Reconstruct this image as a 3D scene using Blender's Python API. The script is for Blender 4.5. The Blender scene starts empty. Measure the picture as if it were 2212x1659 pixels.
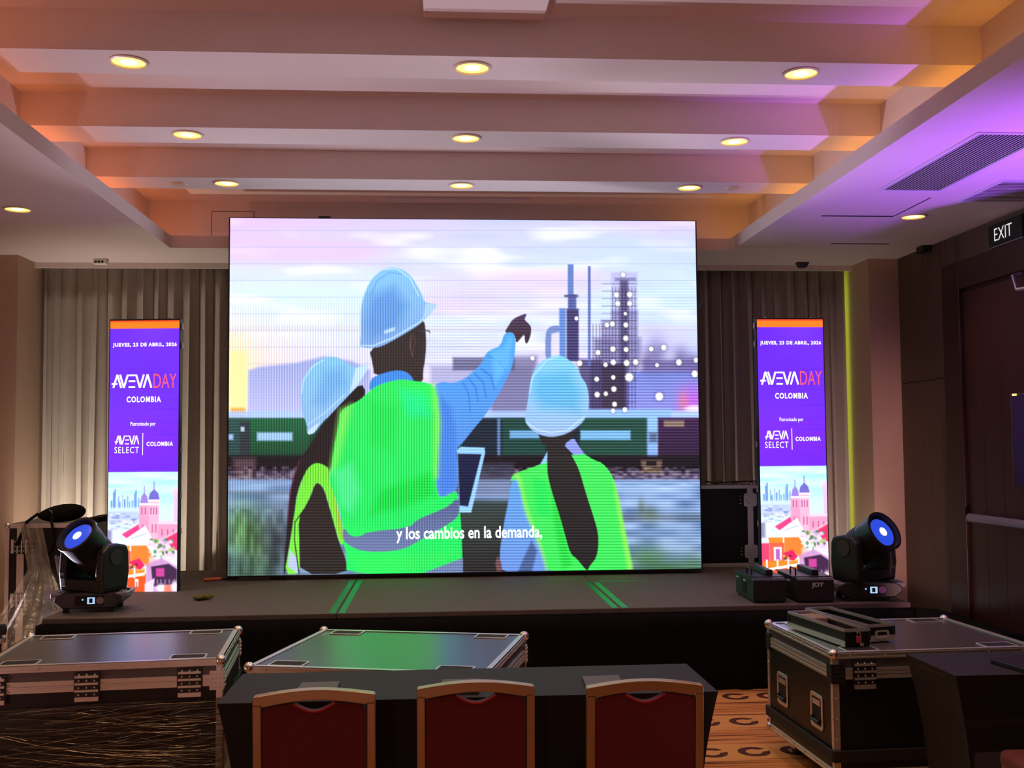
import bpy, bmesh, math, random
import numpy as np
from mathutils import Vector, Matrix

# ------------------------------------------------------------------ camera
F_PX, YAW, PITCH, ROLL, CAM_H = 2285.4, 4.043, 3.271, -0.455, 1.68
sc = bpy.context.scene
col = sc.collection
_y, _p, _r = math.radians(YAW), math.radians(PITCH), math.radians(ROLL)
_fw = Vector((math.sin(_y)*math.cos(_p), math.cos(_y)*math.cos(_p), math.sin(_p)))
_rt0 = Vector((math.cos(_y), -math.sin(_y), 0)); _up0 = _rt0.cross(_fw)
_rt = math.cos(_r)*_rt0 + math.sin(_r)*_up0
_up = -math.sin(_r)*_rt0 + math.cos(_r)*_up0
_C = Vector((0, 0, CAM_H))
cam = bpy.data.cameras.new('camera'); cam_o = bpy.data.objects.new('camera', cam); col.objects.link(cam_o)
m = Matrix.Identity(4)
for i in range(3):
    m[i][0], m[i][1], m[i][2], m[i][3] = _rt[i], _up[i], -_fw[i], _C[i]
cam_o.matrix_world = m
cam.sensor_fit = 'HORIZONTAL'; cam.sensor_width = 36.0; cam.lens = 36.0*F_PX/2212.0
cam.clip_start = 0.05; cam.clip_end = 100
sc.camera = cam_o

def ray(x, y): return _fw + (x-1106)/F_PX*_rt - (y-829.5)/F_PX*_up
def atZ(x, y, z): d = ray(x, y); return _C + d*((z-_C.z)/d.z)
def atY(x, y, Y): d = ray(x, y); return _C + d*((Y-_C.y)/d.y)
def atX(x, y, X): d = ray(x, y); return _C + d*((X-_C.x)/d.x)

# ------------------------------------------------------------------ world, exposure
w = bpy.data.worlds.new('world'); sc.world = w; w.use_nodes = True
w.node_tree.nodes['Background'].inputs[0].default_value = (0.5, 0.42, 0.4, 1)
w.node_tree.nodes['Background'].inputs[1].default_value = 0.02
sc.view_settings.view_transform = 'Standard'; sc.view_settings.look = 'None'
sc.view_settings.exposure = 0.0; sc.view_settings.gamma = 1.0
sc.view_settings.use_curve_mapping = False

SCREEN_POWER = 1.2        # brightness of the LED pictures
DOWNLIGHT_W = 26.0          # each recessed downlight
COVE_POWER = 1.3           # orange cove strips
PINK = (1.0, 0.50, 0.50)
WARM = (1.0, 0.87, 0.74)
LILAC = (0.88, 0.77, 1.0)
PARS = [   # label, x, y, colour, watts, aim point, cone; all but the purple one added as fill
    ('black LED par can washing the right soffit purple', 3.72, 5.35, (0.38, 0.11, 1.0), 1050, (3.98, 6.1, 3.4), 80),
    ('added black LED par can, pink ceiling fill from the left', -3.3, 3.9, PINK, 110, (-0.6, 6.8, 3.6), 110),
    ('added black LED par can, pink ceiling fill from the right', 2.9, 2.3, PINK, 80, (1.2, 6.6, 3.6), 100),
    ('added black LED par can, pink ceiling fill from behind the camera', -0.6, -0.9, PINK, 60, (0.1, 6.5, 3.7), 90),
    ('added black LED par can left of the upright case, fill light for the beams', -3.62, 8.25, LILAC, 1000, (1.6, 4.7, 3.0), 82),
    ('added black LED par can behind the stage end, fill light for the beams', 3.78, 8.95, LILAC, 900, (-1.2, 5.2, 3.0), 80),
    ('small black LED par can added to brighten the right pilaster', 3.33, 5.15, PINK, 400, (4.2, 9.62, 1.2), 36),
    ('small black LED par can added on the floor to brighten the left curtain', -3.45, 9.40, WARM, 230, (-2.75, 10.15, 1.35), 122),
    ('small black LED par can added on the floor to brighten the right curtain', 3.90, 9.45, WARM, 40, (3.2, 10.15, 1.5), 130),
]

# ------------------------------------------------------------------ helpers
random.seed(7); rng = np.random.default_rng(7)
PI = math.pi
def lin(c):
    c = np.asarray(c, float); return np.where(c <= 0.04045, c/12.92, ((c+0.055)/1.055)**2.4)
def hexc(h):
    h = h.lstrip('#'); return tuple(float(v) for v in lin([int(h[i:i+2], 16)/255 for i in (0, 2, 4)]))

def mat(name, color, rough=0.5, metal=0.0, vary=0.15, scale=6.0, bump=0.0, bscale=60.0, spec=0.5, sheen=0.0, coat=0.0):
    """procedural principled material: noise-varied colour, optional fine relief"""
    if isinstance(color, str): color = hexc(color)
    M = bpy.data.materials.new(name); M.use_nodes = True
    nt = M.node_tree; b = nt.nodes['Principled BSDF']
    tc = nt.nodes.new('ShaderNodeTexCoord')
    n = nt.nodes.new('ShaderNodeTexNoise'); n.inputs['Scale'].default_value = scale; n.inputs['Detail'].default_value = 3
    nt.links.new(tc.outputs['Object'], n.inputs['Vector'])
    mx = nt.nodes.new('ShaderNodeMix'); mx.data_type = 'RGBA'
    mx.inputs['A'].default_value = (*[max(0, c*(1-vary)) for c in color], 1)
    mx.inputs['B'].default_value = (*[min(1, c*(1+vary)) for c in color], 1)
    nt.links.new(n.outputs['Fac'], mx.inputs['Factor'])
    nt.links.new(mx.outputs['Result'], b.inputs['Base Color'])
    b.inputs['Roughness'].default_value = rough; b.inputs['Metallic'].default_value = metal
    b.inputs['Specular IOR Level'].default_value = spec
    if sheen: b.inputs['Sheen Weight'].default_value = sheen
    if coat: b.inputs['Coat Weight'].default_value = coat
    if bump:
        n2 = nt.nodes.new('ShaderNodeTexNoise'); n2.inputs['Scale'].default_value = bscale; n2.inputs['Detail'].default_value = 4
        nt.links.new(tc.outputs['Object'], n2.inputs['Vector'])
        bp = nt.nodes.new('ShaderNodeBump'); bp.inputs['Strength'].default_value = bump; bp.inputs['Distance'].default_value = 0.01
        nt.links.new(n2.outputs['Fac'], bp.inputs['Height']); nt.links.new(bp.outputs['Normal'], b.inputs['Normal'])
    return M
def glow(name, color, strength, base=(0.02, 0.02, 0.02)):
    if isinstance(color, str): color = hexc(color)
    M = bpy.data.materials.new(name); M.use_nodes = True
    b = M.node_tree.nodes['Principled BSDF']
    b.inputs['Base Color'].default_value = (*base, 1); b.inputs['Roughness'].default_value = 0.4
    b.inputs['Emission Color'].default_value = (*color, 1); b.inputs['Emission Strength'].default_value = strength
    return M

def setp(o, label=None, cat=None, group=None, kind=None):
    if label: o['label'] = label
    if cat: o['category'] = cat
    if group: o['group'] = group
    if kind: o['kind'] = kind
    return o
def thing(name, label, cat, loc=(0, 0, 0), rotz=0.0, group=None):
    o = bpy.data.objects.new(name, None); col.objects.link(o); o.empty_display_size = 0.1
    o.location = loc; o.rotation_euler = (0, 0, rotz)
    return setp(o, label, cat, group)
def copy_tree(o, parent=None):
    c = o.copy(); col.objects.link(c); c.parent = parent
    for ch in list(o.children): copy_tree(ch, c)
    return c

class G:
    """collects geometry of ONE part"""
    def __init__(s): s.v = []; s.f = []
    def add(s, vs, fs):
        n = len(s.v); s.v += [tuple(p) for p in vs]; s.f += [tuple(i+n for i in f) for f in fs]; return s
    def box(s, x0, x1, y0, y1, z0, z1):
        v = [(x, y, z) for z in (z0, z1) for y in (y0, y1) for x in (x0, x1)]
        return s.add(v, [(0, 2, 3, 1), (4, 5, 7, 6), (0, 1, 5, 4), (2, 6, 7, 3), (0, 4, 6, 2), (1, 3, 7, 5)])
    def hexa(s, bot, top):
        return s.add(list(bot)+list(top), [(3, 2, 1, 0), (4, 5, 6, 7), (0, 1, 5, 4), (1, 2, 6, 5), (2, 3, 7, 6), (3, 0, 4, 7)])
    def prism(s, poly, a, b, axis='y'):
        def P(u, v, t):
            return {'y': (u, t, v), 'x': (t, u, v), 'z': (u, v, t)}[axis]
        n = len(poly)
        vs = [P(u, v, a) for u, v in poly]+[P(u, v, b) for u, v in poly]
        fs = [tuple(range(n)), tuple(reversed(range(n, 2*n)))]+[(i, n+i, n+(i+1) % n, (i+1) % n) for i in range(n)]
        return s.add(vs, fs)
    def ring(s, outer, inner, a, b, axis='y'):
        def P(u, v, t):
            return {'y': (u, t, v), 'x': (t, u, v), 'z': (u, v, t)}[axis]
        n = len(outer); vs = []
        for L, t in ((outer, a), (inner, a), (outer, b), (inner, b)): vs += [P(u, v, t) for u, v in L]
        fs = []
        for i in range(n):
            j = (i+1) % n
            fs += [(i, n+i, n+j, j), (2*n+i, 2*n+j, 3*n+j, 3*n+i), (i, j, 2*n+j, 2*n+i), (n+i, 3*n+i, 3*n+j, n+j)]
        return s.add(vs, fs)
    def cyl(s, p0, p1, r0, r1=None, n=16, cap=True):
        p0, p1 = Vector(p0), Vector(p1); r1 = r0 if r1 is None else r1
        d = (p1-p0).normalized(); a = Vector((0, 0, 1)) if abs(d.z) < .9 else Vector((1, 0, 0))
        u = d.cross(a).normalized(); v = d.cross(u); vs = []
        for p, r in ((p0, r0), (p1, r1)):
            vs += [p+r*(math.cos(2*PI*i/n)*u+math.sin(2*PI*i/n)*v) for i in range(n)]
        fs = [(i, (i+1) % n, n+(i+1) % n, n+i) for i in range(n)]
        if cap: fs += [tuple(reversed(range(n))), tuple(range(n, 2*n))]
        return s.add(vs, fs)
    def tube(s, pts, r, n=8):
        pts = [Vector(p) for p in pts]; vs = []; k = len(pts)
        u = None
        for i, p in enumerate(pts):
            d = (pts[min(i+1, k-1)]-pts[max(i-1, 0)]).normalized()
            if u is None:
                a = Vector((0, 0, 1)) if abs(d.z) < .9 else Vector((1, 0, 0)); u = d.cross(a).normalized()
            else:
                u = (u-d*u.dot(d)).normalized()
            v = d.cross(u)
            rr = r[i] if isinstance(r, (list, tuple)) else r
            vs += [p+rr*(math.cos(2*PI*j/n)*u+math.sin(2*PI*j/n)*v) for j in range(n)]
        fs = [(i*n+j, i*n+(j+1) % n, (i+1)*n+(j+1) % n, (i+1)*n+j) for i in range(k-1) for j in range(n)]
        fs += [tuple(reversed(range(n))), tuple(range((k-1)*n, k*n))]
        return s.add(vs, fs)
    def lathe(s, prof, c=(0, 0, 0), n=24, axis=(0, 0, 1)):
        """prof: list of (radius, height) along axis"""
        d = Vector(axis).normalized(); a = Vector((0, 0, 1)) if abs(d.z) < .9 else Vector((1, 0, 0))
        u = d.cross(a).normalized(); v = d.cross(u); c = Vector(c); vs = []
        for r, h in prof:
            vs += [c+h*d+r*(math.cos(2*PI*i/n)*u+math.sin(2*PI*i/n)*v) for i in range(n)]
        k = len(prof)
        fs = [(i*n+j, i*n+(j+1) % n, (i+1)*n+(j+1) % n, (i+1)*n+j) for i in range(k-1) for j in range(n)]
        if prof[0][0] > 1e-5: fs.append(tuple(reversed(range(n))))
        if prof[-1][0] > 1e-5: fs.append(tuple(range((k-1)*n, k*n)))
        return s.add(vs, fs)
    def ball(s, c, r, n=12):
        k = max(4, n//2)
        return s.lathe([(max(1e-6, r*math.sin(PI*i/k)), -r*math.cos(PI*i/k)) for i in range(k+1)], c, n)
    def grid(s, fn, nu, nv):
        vs = [fn(i/nu, j/nv) for j in range(nv+1) for i in range(nu+1)]
        fs = [(j*(nu+1)+i, j*(nu+1)+i+1, (j+1)*(nu+1)+i+1, (j+1)*(nu+1)+i) for j in range(nv) for i in range(nu)]
        return s.add(vs, fs)
    def mesh(s, name, material, smooth=False):
        me = bpy.data.meshes.new(name); me.from_pydata(s.v, [], s.f)
        bm = bmesh.new(); bm.from_mesh(me); bmesh.ops.recalc_face_normals(bm, faces=bm.faces[:]); bm.to_mesh(me); bm.free()
        if smooth:
            me.polygons.foreach_set('use_smooth', [True]*len(me.polygons))
            if smooth != 'all' and hasattr(me, 'set_sharp_from_angle'): me.set_sharp_from_angle(angle=math.radians(38))
        me.materials.append(material); return me
    def build(s, name, material, parent=None, smooth=False, bevel=0.0, loc=None, rot=None, kind=None, seg=2):
        return link(name, s.mesh(name, material, smooth), parent, bevel, loc, rot, kind, seg)
def link(name, me, parent=None, bevel=0.0, loc=None, rot=None, kind=None, seg=2):
    o = bpy.data.objects.new(name, me); col.objects.link(o); o.parent = parent
    if loc is not None: o.location = loc
    if rot is not None: o.rotation_euler = rot
    if kind: o['kind'] = kind
    if bevel:
        b = o.modifiers.new('bevel', 'BEVEL'); b.width = bevel; b.segments = seg; b.limit_method = 'ANGLE'; b.angle_limit = math.radians(35)
        b.harden_normals = False
    return o
def rrect(x0, x1, y0, y1, r, n=4):
    P = []
    for cx, cy, a in ((x1-r, y1-r, 0), (x0+r, y1-r, 90), (x0+r, y0+r, 180), (x1-r, y0+r, 270)):
        for i in range(n+1):
            t = math.radians(a+90*i/n); P.append((cx+r*math.cos(t), cy+r*math.sin(t)))
    return P
def text_mesh(name, s, material, width=None, height=None, bold=0.0, extrude=0.0006, space=1.0):
    """flat lettering in the local XZ plane facing -Y, centred; returns a mesh scaled to width and height"""
    cu = bpy.data.curves.new(name, 'FONT'); cu.body = s; cu.extrude = extrude; cu.offset = bold; cu.resolution_u = 3
    cu.space_character = space; cu.fill_mode = 'BOTH'
    o = bpy.data.objects.new('tmp', cu); col.objects.link(o)
    bpy.context.view_layer.update()
    me = bpy.data.meshes.new_from_object(o.evaluated_get(bpy.context.evaluated_depsgraph_get()))
    bpy.data.objects.remove(o)
    co = np.empty(len(me.vertices)*3); me.vertices.foreach_get('co', co); co = co.reshape(-1, 3)
    mn, mx = co[:, :2].min(0), co[:, :2].max(0); size = mx-mn
    sx = width/size[0] if width else height/size[1]; sy = height/size[1] if height else sx
    out = np.empty_like(co)
    out[:, 0] = (co[:, 0]-(mn[0]+mx[0])/2)*sx; out[:, 2] = (co[:, 1]-(mn[1]+mx[1])/2)*sy; out[:, 1] = -co[:, 2]
    me.vertices.foreach_set('co', out.ravel()); me.update(); me.name = name
    me.materials.clear(); me.materials.append(material); return me

# ------------------------------------------------------------------ materials
M = {}
M['ceil'] = mat('ceiling_paint', '#d6c8c2', 0.75, vary=0.03, bump=0.02, bscale=200)
M['wall'] = mat('wall_paint_taupe', '#c0a48e', 0.75, vary=0.05, bump=0.05, bscale=150)
M['panel'] = mat('brown_wall_panel', '#5a473a', 0.6, vary=0.08, bump=0.05, bscale=120)
M['wood'] = mat('dark_mahogany', '#3c1d19', 0.4, vary=0.3, scale=3)
M['wood2'] = mat('mahogany_frame', '#331815', 0.42, vary=0.25, scale=3)
M['curtain'] = mat('taupe_curtain', '#a89e92', 0.85, vary=0.1, bump=0.1, bscale=300, sheen=0.2)
M['alu'] = mat('aluminium_extrusion', (0.74, 0.72, 0.68), 0.33, 0.7, vary=0.08, bump=0.03, bscale=90)
M['steel'] = mat('bright_steel', (0.72, 0.70, 0.67), 0.25, 0.95, vary=0.05)
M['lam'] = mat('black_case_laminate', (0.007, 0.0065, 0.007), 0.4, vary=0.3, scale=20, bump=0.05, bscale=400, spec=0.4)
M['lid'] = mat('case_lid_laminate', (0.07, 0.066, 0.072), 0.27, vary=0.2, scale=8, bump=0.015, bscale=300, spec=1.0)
M['blk'] = mat('black_plastic', (0.012, 0.012, 0.014), 0.42, vary=0.2, bump=0.03, bscale=300)
M['blkm'] = mat('matt_black_metal', (0.014, 0.013, 0.016), 0.45, vary=0.3, scale=12, bump=0.05, bscale=200)
M['rub'] = mat('black_rubber', (0.01, 0.01, 0.01), 0.7, vary=0.2)
M['deck'] = mat('stage_deck_carpet', '#5c524d', 0.8, vary=0.22, scale=25, bump=0.35, bscale=260)
M['skirt'] = mat('black_skirt_cloth', (0.004, 0.004, 0.0045), 0.85, vary=0.3, spec=0.12)
M['cloth'] = mat('black_spandex_cloth', (0.0085, 0.0078, 0.0078), 0.7, vary=0.12, scale=15, bump=0.08, bscale=600, spec=0.4)
M['tape'] = mat('green_tape', '#1f8a4c', 0.4, vary=0.15, scale=20)
M['gold'] = mat('gold_chair_frame', (0.50, 0.33, 0.16), 0.35, 0.7, vary=0.08)
M['red'] = mat('maroon_upholstery', '#6c0a13', 0.72, vary=0.15, scale=30, bump=0.1, bscale=400, sheen=0.2)
M['redpip'] = mat('bright_red_piping', '#c0222b', 0.5, vary=0.1)
M['pad'] = mat('grey_writing_pad', '#57534f', 0.6, vary=0.08)
M['white'] = mat('white_plastic', '#d8d4cc', 0.5, vary=0.04)
M['dkgrey'] = mat('dark_grey_plastic', '#37343a', 0.5, vary=0.1)
M['silver'] = mat('silver_grey_plastic', '#8f8c98', 0.4, 0.3, vary=0.1)
M['sign'] = mat('exit_sign_face', '#0c1a19', 0.35, vary=0.1)
M['slot'] = mat('dark_slot', (0.006, 0.005, 0.006), 0.8, vary=0.2)
M['grille'] = mat('grille_white', '#cfc8cf', 0.5, vary=0.04)

# carpet: tan ground, brown bands across the room, rows of broken rings
def carpet_material():
    Mt = bpy.data.materials.new('patterned_carpet'); Mt.use_nodes = True; nt = Mt.node_tree; N = nt.nodes; L = nt.links
    b = N['Principled BSDF']; b.inputs['Roughness'].default_value = 0.9
    tc = N.new('ShaderNodeTexCoord'); sp = N.new('ShaderNodeSeparateXYZ'); L.new(tc.outputs['Object'], sp.inputs[0])
    def MT(op, a, b_=None, c=None):
        n = N.new('ShaderNodeMath'); n.operation = op
        for i, v in enumerate((a, b_, c)):
            if v is None: continue
            if isinstance(v, (int, float)): n.inputs[i].default_value = v
            else: L.new(v, n.inputs[i])
        return n.outputs[0]
    X, Y = sp.outputs['X'], sp.outputs['Y']
    mp = N.new('ShaderNodeMapping'); mp.inputs['Scale'].default_value = (0.5, 14, 1); L.new(tc.outputs['Object'], mp.inputs[0])
    ns = N.new('ShaderNodeTexNoise'); ns.inputs['Scale'].default_value = 2.2; ns.inputs['Detail'].default_value = 5; L.new(mp.outputs[0], ns.inputs['Vector'])
    rp = N.new('ShaderNodeValToRGB'); L.new(ns.outputs['Fac'], rp.inputs[0])
    e = rp.color_ramp.elements; e[0].position = 0.36; e[0].color = (*hexc('#3a1408'), 1); e[1].position = 0.62; e[1].color = (*hexc('#d29a58'), 1)
    k = rp.color_ramp.elements.new(0.46); k.color = (*hexc('#b8702f'), 1)
    # ring rows: period 0.62 m in Y, band 0.26 m wide
    row = MT('FRACT', MT('DIVIDE', MT('ADD', Y, 0.13), 0.62))
    inb = MT('LESS_THAN', MT('ABSOLUTE', MT('SUBTRACT', row, 0.5)), 0.21)
    ry = MT('MULTIPLY', MT('SUBTRACT', row, 0.5), 0.62)
    shift = MT('MULTIPLY', MT('FLOOR', MT('DIVIDE', MT('ADD', Y, 0.13), 0.62)), 0.11)
    cx = MT('SUBTRACT', MT('FRACT', MT('DIVIDE', MT('ADD', X, shift), 0.235)), 0.5)
    rx = MT('MULTIPLY', cx, 0.235)
    rad = MT('SQRT', MT('ADD', MT('MULTIPLY', rx, rx), MT('MULTIPLY', ry, ry)))
    ring = MT('MULTIPLY', MT('LESS_THAN', rad, 0.088), MT('GREATER_THAN', rad, 0.045))
    gap = MT('GREATER_THAN', MT('ADD', MT('ABSOLUTE', MT('SUBTRACT', ry, MT('MULTIPLY', rx, 0.35))), MT('MULTIPLY', MT('LESS_THAN', rx, 0.0), 1.0)), 0.022)
    ring = MT('MULTIPLY', MT('MULTIPLY', ring, gap), inb)
    m1 = N.new('ShaderNodeMix'); m1.data_type = 'RGBA'; L.new(inb, m1.inputs['Factor']); L.new(rp.outputs[0], m1.inputs['A']); m1.inputs['B'].default_value = (*hexc('#cf9450'), 1)
    m2 = N.new('ShaderNodeMix'); m2.data_type = 'RGBA'; L.new(ring, m2.inputs['Factor']); L.new(m1.outputs['Result'], m2.inputs['A']); m2.inputs['B'].default_value = (*hexc('#4a1a0e'), 1)
    L.new(m2.outputs['Result'], b.inputs['Base Color'])
    n2 = N.new('ShaderNodeTexNoise'); n2.inputs['Scale'].default_value = 500; L.new(tc.outputs['Object'], n2.inputs['Vector'])
    bp = N.new('ShaderNodeBump'); bp.inputs['Strength'].default_value = 0.4; bp.inputs['Distance'].default_value = 0.005
    L.new(n2.outputs['Fac'], bp.inputs['Height']); L.new(bp.outputs['Normal'], b.inputs['Normal'])
    return Mt
M['carpet'] = carpet_material()
def film_material(name, density, tint):
    """clear stretch film: mostly see-through with milky streaks"""
    Mt = bpy.data.materials.new(name); Mt.use_nodes = True; nt = Mt.node_tree; N = nt.nodes; L = nt.links
    b = N['Principled BSDF']; out = N['Material Output']
    b.inputs['Base Color'].default_value = (*hexc(tint), 1); b.inputs['Roughness'].default_value = 0.22; b.inputs['Specular IOR Level'].default_value = 0.9
    tc = N.new('ShaderNodeTexCoord'); mp = N.new('ShaderNodeMapping'); L.new(tc.outputs['Object'], mp.inputs[0])
    ns = N.new('ShaderNodeTexNoise'); ns.inputs['Scale'].default_value = 9; ns.inputs['Detail'].default_value = 6; L.new(mp.outputs[0], ns.inputs['Vector'])
    rp = N.new('ShaderNodeMapRange'); L.new(ns.outputs['Fac'], rp.inputs[0]); rp.inputs[1].default_value = 0.35; rp.inputs[2].default_value = 0.65
    rp.inputs[3].default_value = density*0.4; rp.inputs[4].default_value = density
    tr = N.new('ShaderNodeBsdfTransparent'); mx = N.new('ShaderNodeMixShader')
    L.new(rp.outputs[0], mx.inputs[0]); L.new(tr.outputs[0], mx.inputs[1]); L.new(b.outputs[0], mx.inputs[2]); L.new(mx.outputs[0], out.inputs[0])
    bp = N.new('ShaderNodeBump'); bp.inputs['Strength'].default_value = 0.8; bp.inputs['Distance'].default_value = 0.02
    L.new(ns.outputs['Fac'], bp.inputs['Height']); L.new(bp.outputs['Normal'], b.inputs['Normal'])
    return Mt, mp
M['film'], _mp = film_material('stretch_film_clear', 0.5, '#b5ac98')
M['film_dark'], _mp2 = film_material('stretch_film_dark', 0.75, '#1b1310'); _mp2.inputs['Scale'].default_value = (1, 1, 12)

# ------------------------------------------------------------------ room shell
XL, XR, YB, YN = -4.0, 4.35, 10.35, -3.0      # left, right, back, near
HC, HB, HU = 3.40, 3.66, 3.87                  # soffit, beam underside, upper ceiling
CX0, CX1, CY0, CY1 = -2.30, 2.63, -2.0, 9.25   # coffer opening
LEDGE = 0.25
def structure(o): o['kind'] = 'structure'; return o

structure(G().box(XL-.2, XR+.2, YN-.2, YB+.2, -0.12, 0).build('floor', M['carpet']))
g = G()
g.box(XL, CX0, YN, YB, HC, HC+.05).box(CX1, XR, YN, YB, HC, HC+.05).box(CX0, CX1, CY1, YB, HC, HC+.05).box(CX0, CX1, YN, CY0, HC, HC+.05)
g.box(CX0-LEDGE-.1, CX1+LEDGE+.1, CY0-LEDGE-.1, CY1+LEDGE+.1, HU, HU+.1)                      # upper ceiling
g.box(CX0-LEDGE-.1, CX0-LEDGE, CY0-LEDGE, CY1+LEDGE, HC+.05, HU).box(CX1+LEDGE, CX1+LEDGE+.1, CY0-LEDGE, CY1+LEDGE, HC+.05, HU)
g.box(CX0-LEDGE, CX1+LEDGE, CY1+LEDGE, CY1+LEDGE+.1, HC+.05, HU).box(CX0-LEDGE, CX1+LEDGE, CY0-LEDGE-.1, CY0-LEDGE, HC+.05, HU)
ceiling = structure(g.build('ceiling', M['ceil']))
for a in ((CX0-.05, CX0, CY0, CY1), (CX1, CX1+.05, CY0, CY1), (CX0-.05, CX1+.05, CY1, CY1+.05)):
    G().box(*a, HC+.05, HC+.11).build('cove_lip', M['ceil'], ceiling)
for y0, y1 in ((2.76, 3.1), (4.03, 4.37), (5.30, 5.64), (6.585, 6.93), (7.83, 8.17)):
    G().box(CX0-LEDGE, CX1+LEDGE, y0, y1, HB, HU).build('beam', M['ceil'], ceiling)
# access hatch in the coffer's end wall, flat ceiling panel near the camera, linear vent
yw = CY1+LEDGE
a, b = atY(458, 457, yw), atY(548, 512, yw)
G().box(a.x, b.x, yw-.004, yw, b.z-.02, a.z).build('access_panel', M['ceil'], ceiling)
G().ring([(a.x-.005, a.z+.005), (b.x+.005, a.z+.005), (b.x+.005, b.z-.02), (a.x-.005, b.z-.02)], [(a.x, a.z), (b.x, a.z), (b.x, b.z-.02), (a.x, b.z-.02)], yw-.002, yw).build('panel_gap', M['slot'], ceiling)
a, b = atZ(914, 16, HU-.04), atZ(1181, 26, HU-.04)
G().box(a.x, b.x, 4.45, 5.24, HU-.04, HU).build('ceiling_panel', M['ceil'], ceiling, bevel=.01)
a, b = atZ(833, 422, HU-.015), atZ(1148, 422, HU-.015)
G().box(a.x, b.x, 9.28, 9.44, HU-.015, HU).build('vent_strip', M['grille'], ceiling, bevel=.004)
# thin dark joints of the access panels in the right soffit
for (xa, ya), (xb, yb) in (((1775, 466), (1932, 466)), ((1932, 466), (2010, 427)), ((1795, 526), (1922, 526))):
    p, q = atZ(xa, ya, HC), atZ(xb, yb, HC)
    if abs(p.x-q.x) > abs(p.y-q.y): G().box(p.x, q.x, p.y-.012, p.y+.012, HC-.003, HC).build('soffit_joint', M['slot'], ceiling)
    else: G().box(p.x-.004, p.x+.004, min(p.y, q.y), max(p.y, q.y), HC-.003, HC).build('soffit_joint', M['slot'], ceiling)

YJ = 9.62   # front of the pilasters either side of the curtain niche
NX0, NX1 = -3.715, 4.05
structure(G().box(XL-.2, XR+.2, YB, YB+.15, 0, HU).build('wall_back', M['wall']))
structure(G().box(XL-.15, XL, YN, YB, 0, HC).build('wall_left', M['wall']))
structure(G().box(XL-.2, XR+.2, YN-.15, YN, 0, HU).build('wall_front', M['wall']))
t1 = structure(G().box(XL, NX0, YJ, YB, 0, HC).build('trim_1', M['wall']))
t2 = structure(G().box(NX1, XR, YJ, YB, 0, HC).build('trim_2', M['wall']))
t3 = structure(G().box(NX0, NX1, 10.0, 10.03, HC-.05, HC).build('trim_3', M['ceil']))     # curtain pelmet strip
# right wall: panels, then the doorway
DY0, DY1, DTOP = 8.68, 5.9, 3.16     # casing outer far edge, near edge, top
wr = structure(G().box(XR, XR+.15, YN, YB, 0, HC).build('wall_right', M['panel']))
ys = [YJ, 9.11, 8.77, DY0]
for i in range(3):
    for z0, z1 in ((0, 2.22), (2.22, HC)):
        G().box(XR-.014, XR, ys[i+1]+.004, ys[i]-.004, z0+.004, z1-.004).build('wall_panel', M['panel'], wr, bevel=.003)
G().box(XR-.014, XR, DY1, DY0-.004, DTOP+.004, HC-.004).build('wall_panel', M['panel'], wr, bevel=.003)
G().box(XR-.014, XR, YN, DY1-.004, 0, HC-.004).build('wall_panel', M['panel'], wr, bevel=.003)
G().box(XR-.10, XR-.014, 8.92, 9.05, HC-.06, HC).build('wall_bracket', M['blk'], wr, bevel=.01)
d = structure(G().box(XR-.012, XR, DY1+.28, DY0-.28, 0.0, 2.93).build('door_1', M['wood2']))
g = G(); g.box(XR-.06, XR, DY0-.29, DY0, 0, DTOP).box(XR-.06, XR, DY1, DY1+.29, 0, DTOP).box(XR-.06, XR, DY1+.29, DY0-.29, 2.93, DTOP)
g.build('door_casing', M['wood2'], d, bevel=.006)
ym = (DY0+DY1)/2
for y0, y1 in ((ym+.004, DY0-.30), (DY1+.30, ym-.004)):
    lf = G().box(XR-.03, XR-.012, y0, y1, 0.01, 2.90).build('door_leaf', M['wood'], d, bevel=.003)
    for k in range(1, 4):
        yy = y0+(y1-y0)*k/4
        G().box(XR-.0305, XR-.03, yy-.003, yy+.003, 0.02, 2.89).build('leaf_groove', M['slot'], lf)
    pb = G().cyl((XR-.09, y0+.12, 1.065), (XR-.09, y1-.12, 1.065), .035, n=14).build('push_bar', M['silver'], lf, smooth=True)
    for yy in (y0+.16, y1-.16): G().box(XR-.09, XR-.03, yy-.02, yy+.02, 1.045, 1.085).build('bar_bracket', M['dkgrey'], pb)
p = atX(2208, 610, XR-.03)
lfc = G().tube([(XR-.03, p.y, p.z+.07), (XR-.10, p.y, p.z+.05), (XR-.10, p.y-.05, p.z-.06), (XR-.05, p.y-.3, p.z-.07)], .014, 8).build('door_closer', M['silver'], d, smooth=True)

# ------------------------------------------------------------------ exit sign
p = atX(2150, 492, XR)
sg = thing('exit_sign', 'dark exit sign with white letters above the wooden door', 'sign', (XR-.045, 7.66, 3.178))
G().box(-.012, .031, -.235, .235, 0, .17).build('sign_body', M['sign'], sg, bevel=.004)
G().box(-.008, .031, -.235, .235, -.008, 0).build('sign_rail', M['silver'], sg)
M['letters'] = glow('exit_letters_white', (0.9, 0.92, 0.9), 0.75, (0.8, 0.8, 0.8))
me = text_mesh('sign_lettering', 'EXIT', M['letters'], 0.25, 0.095, bold=-0.012)
link('sign_lettering', me, sg, loc=(-.0135, 0.02, .085), rot=(0, 0, -PI/2))

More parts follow.
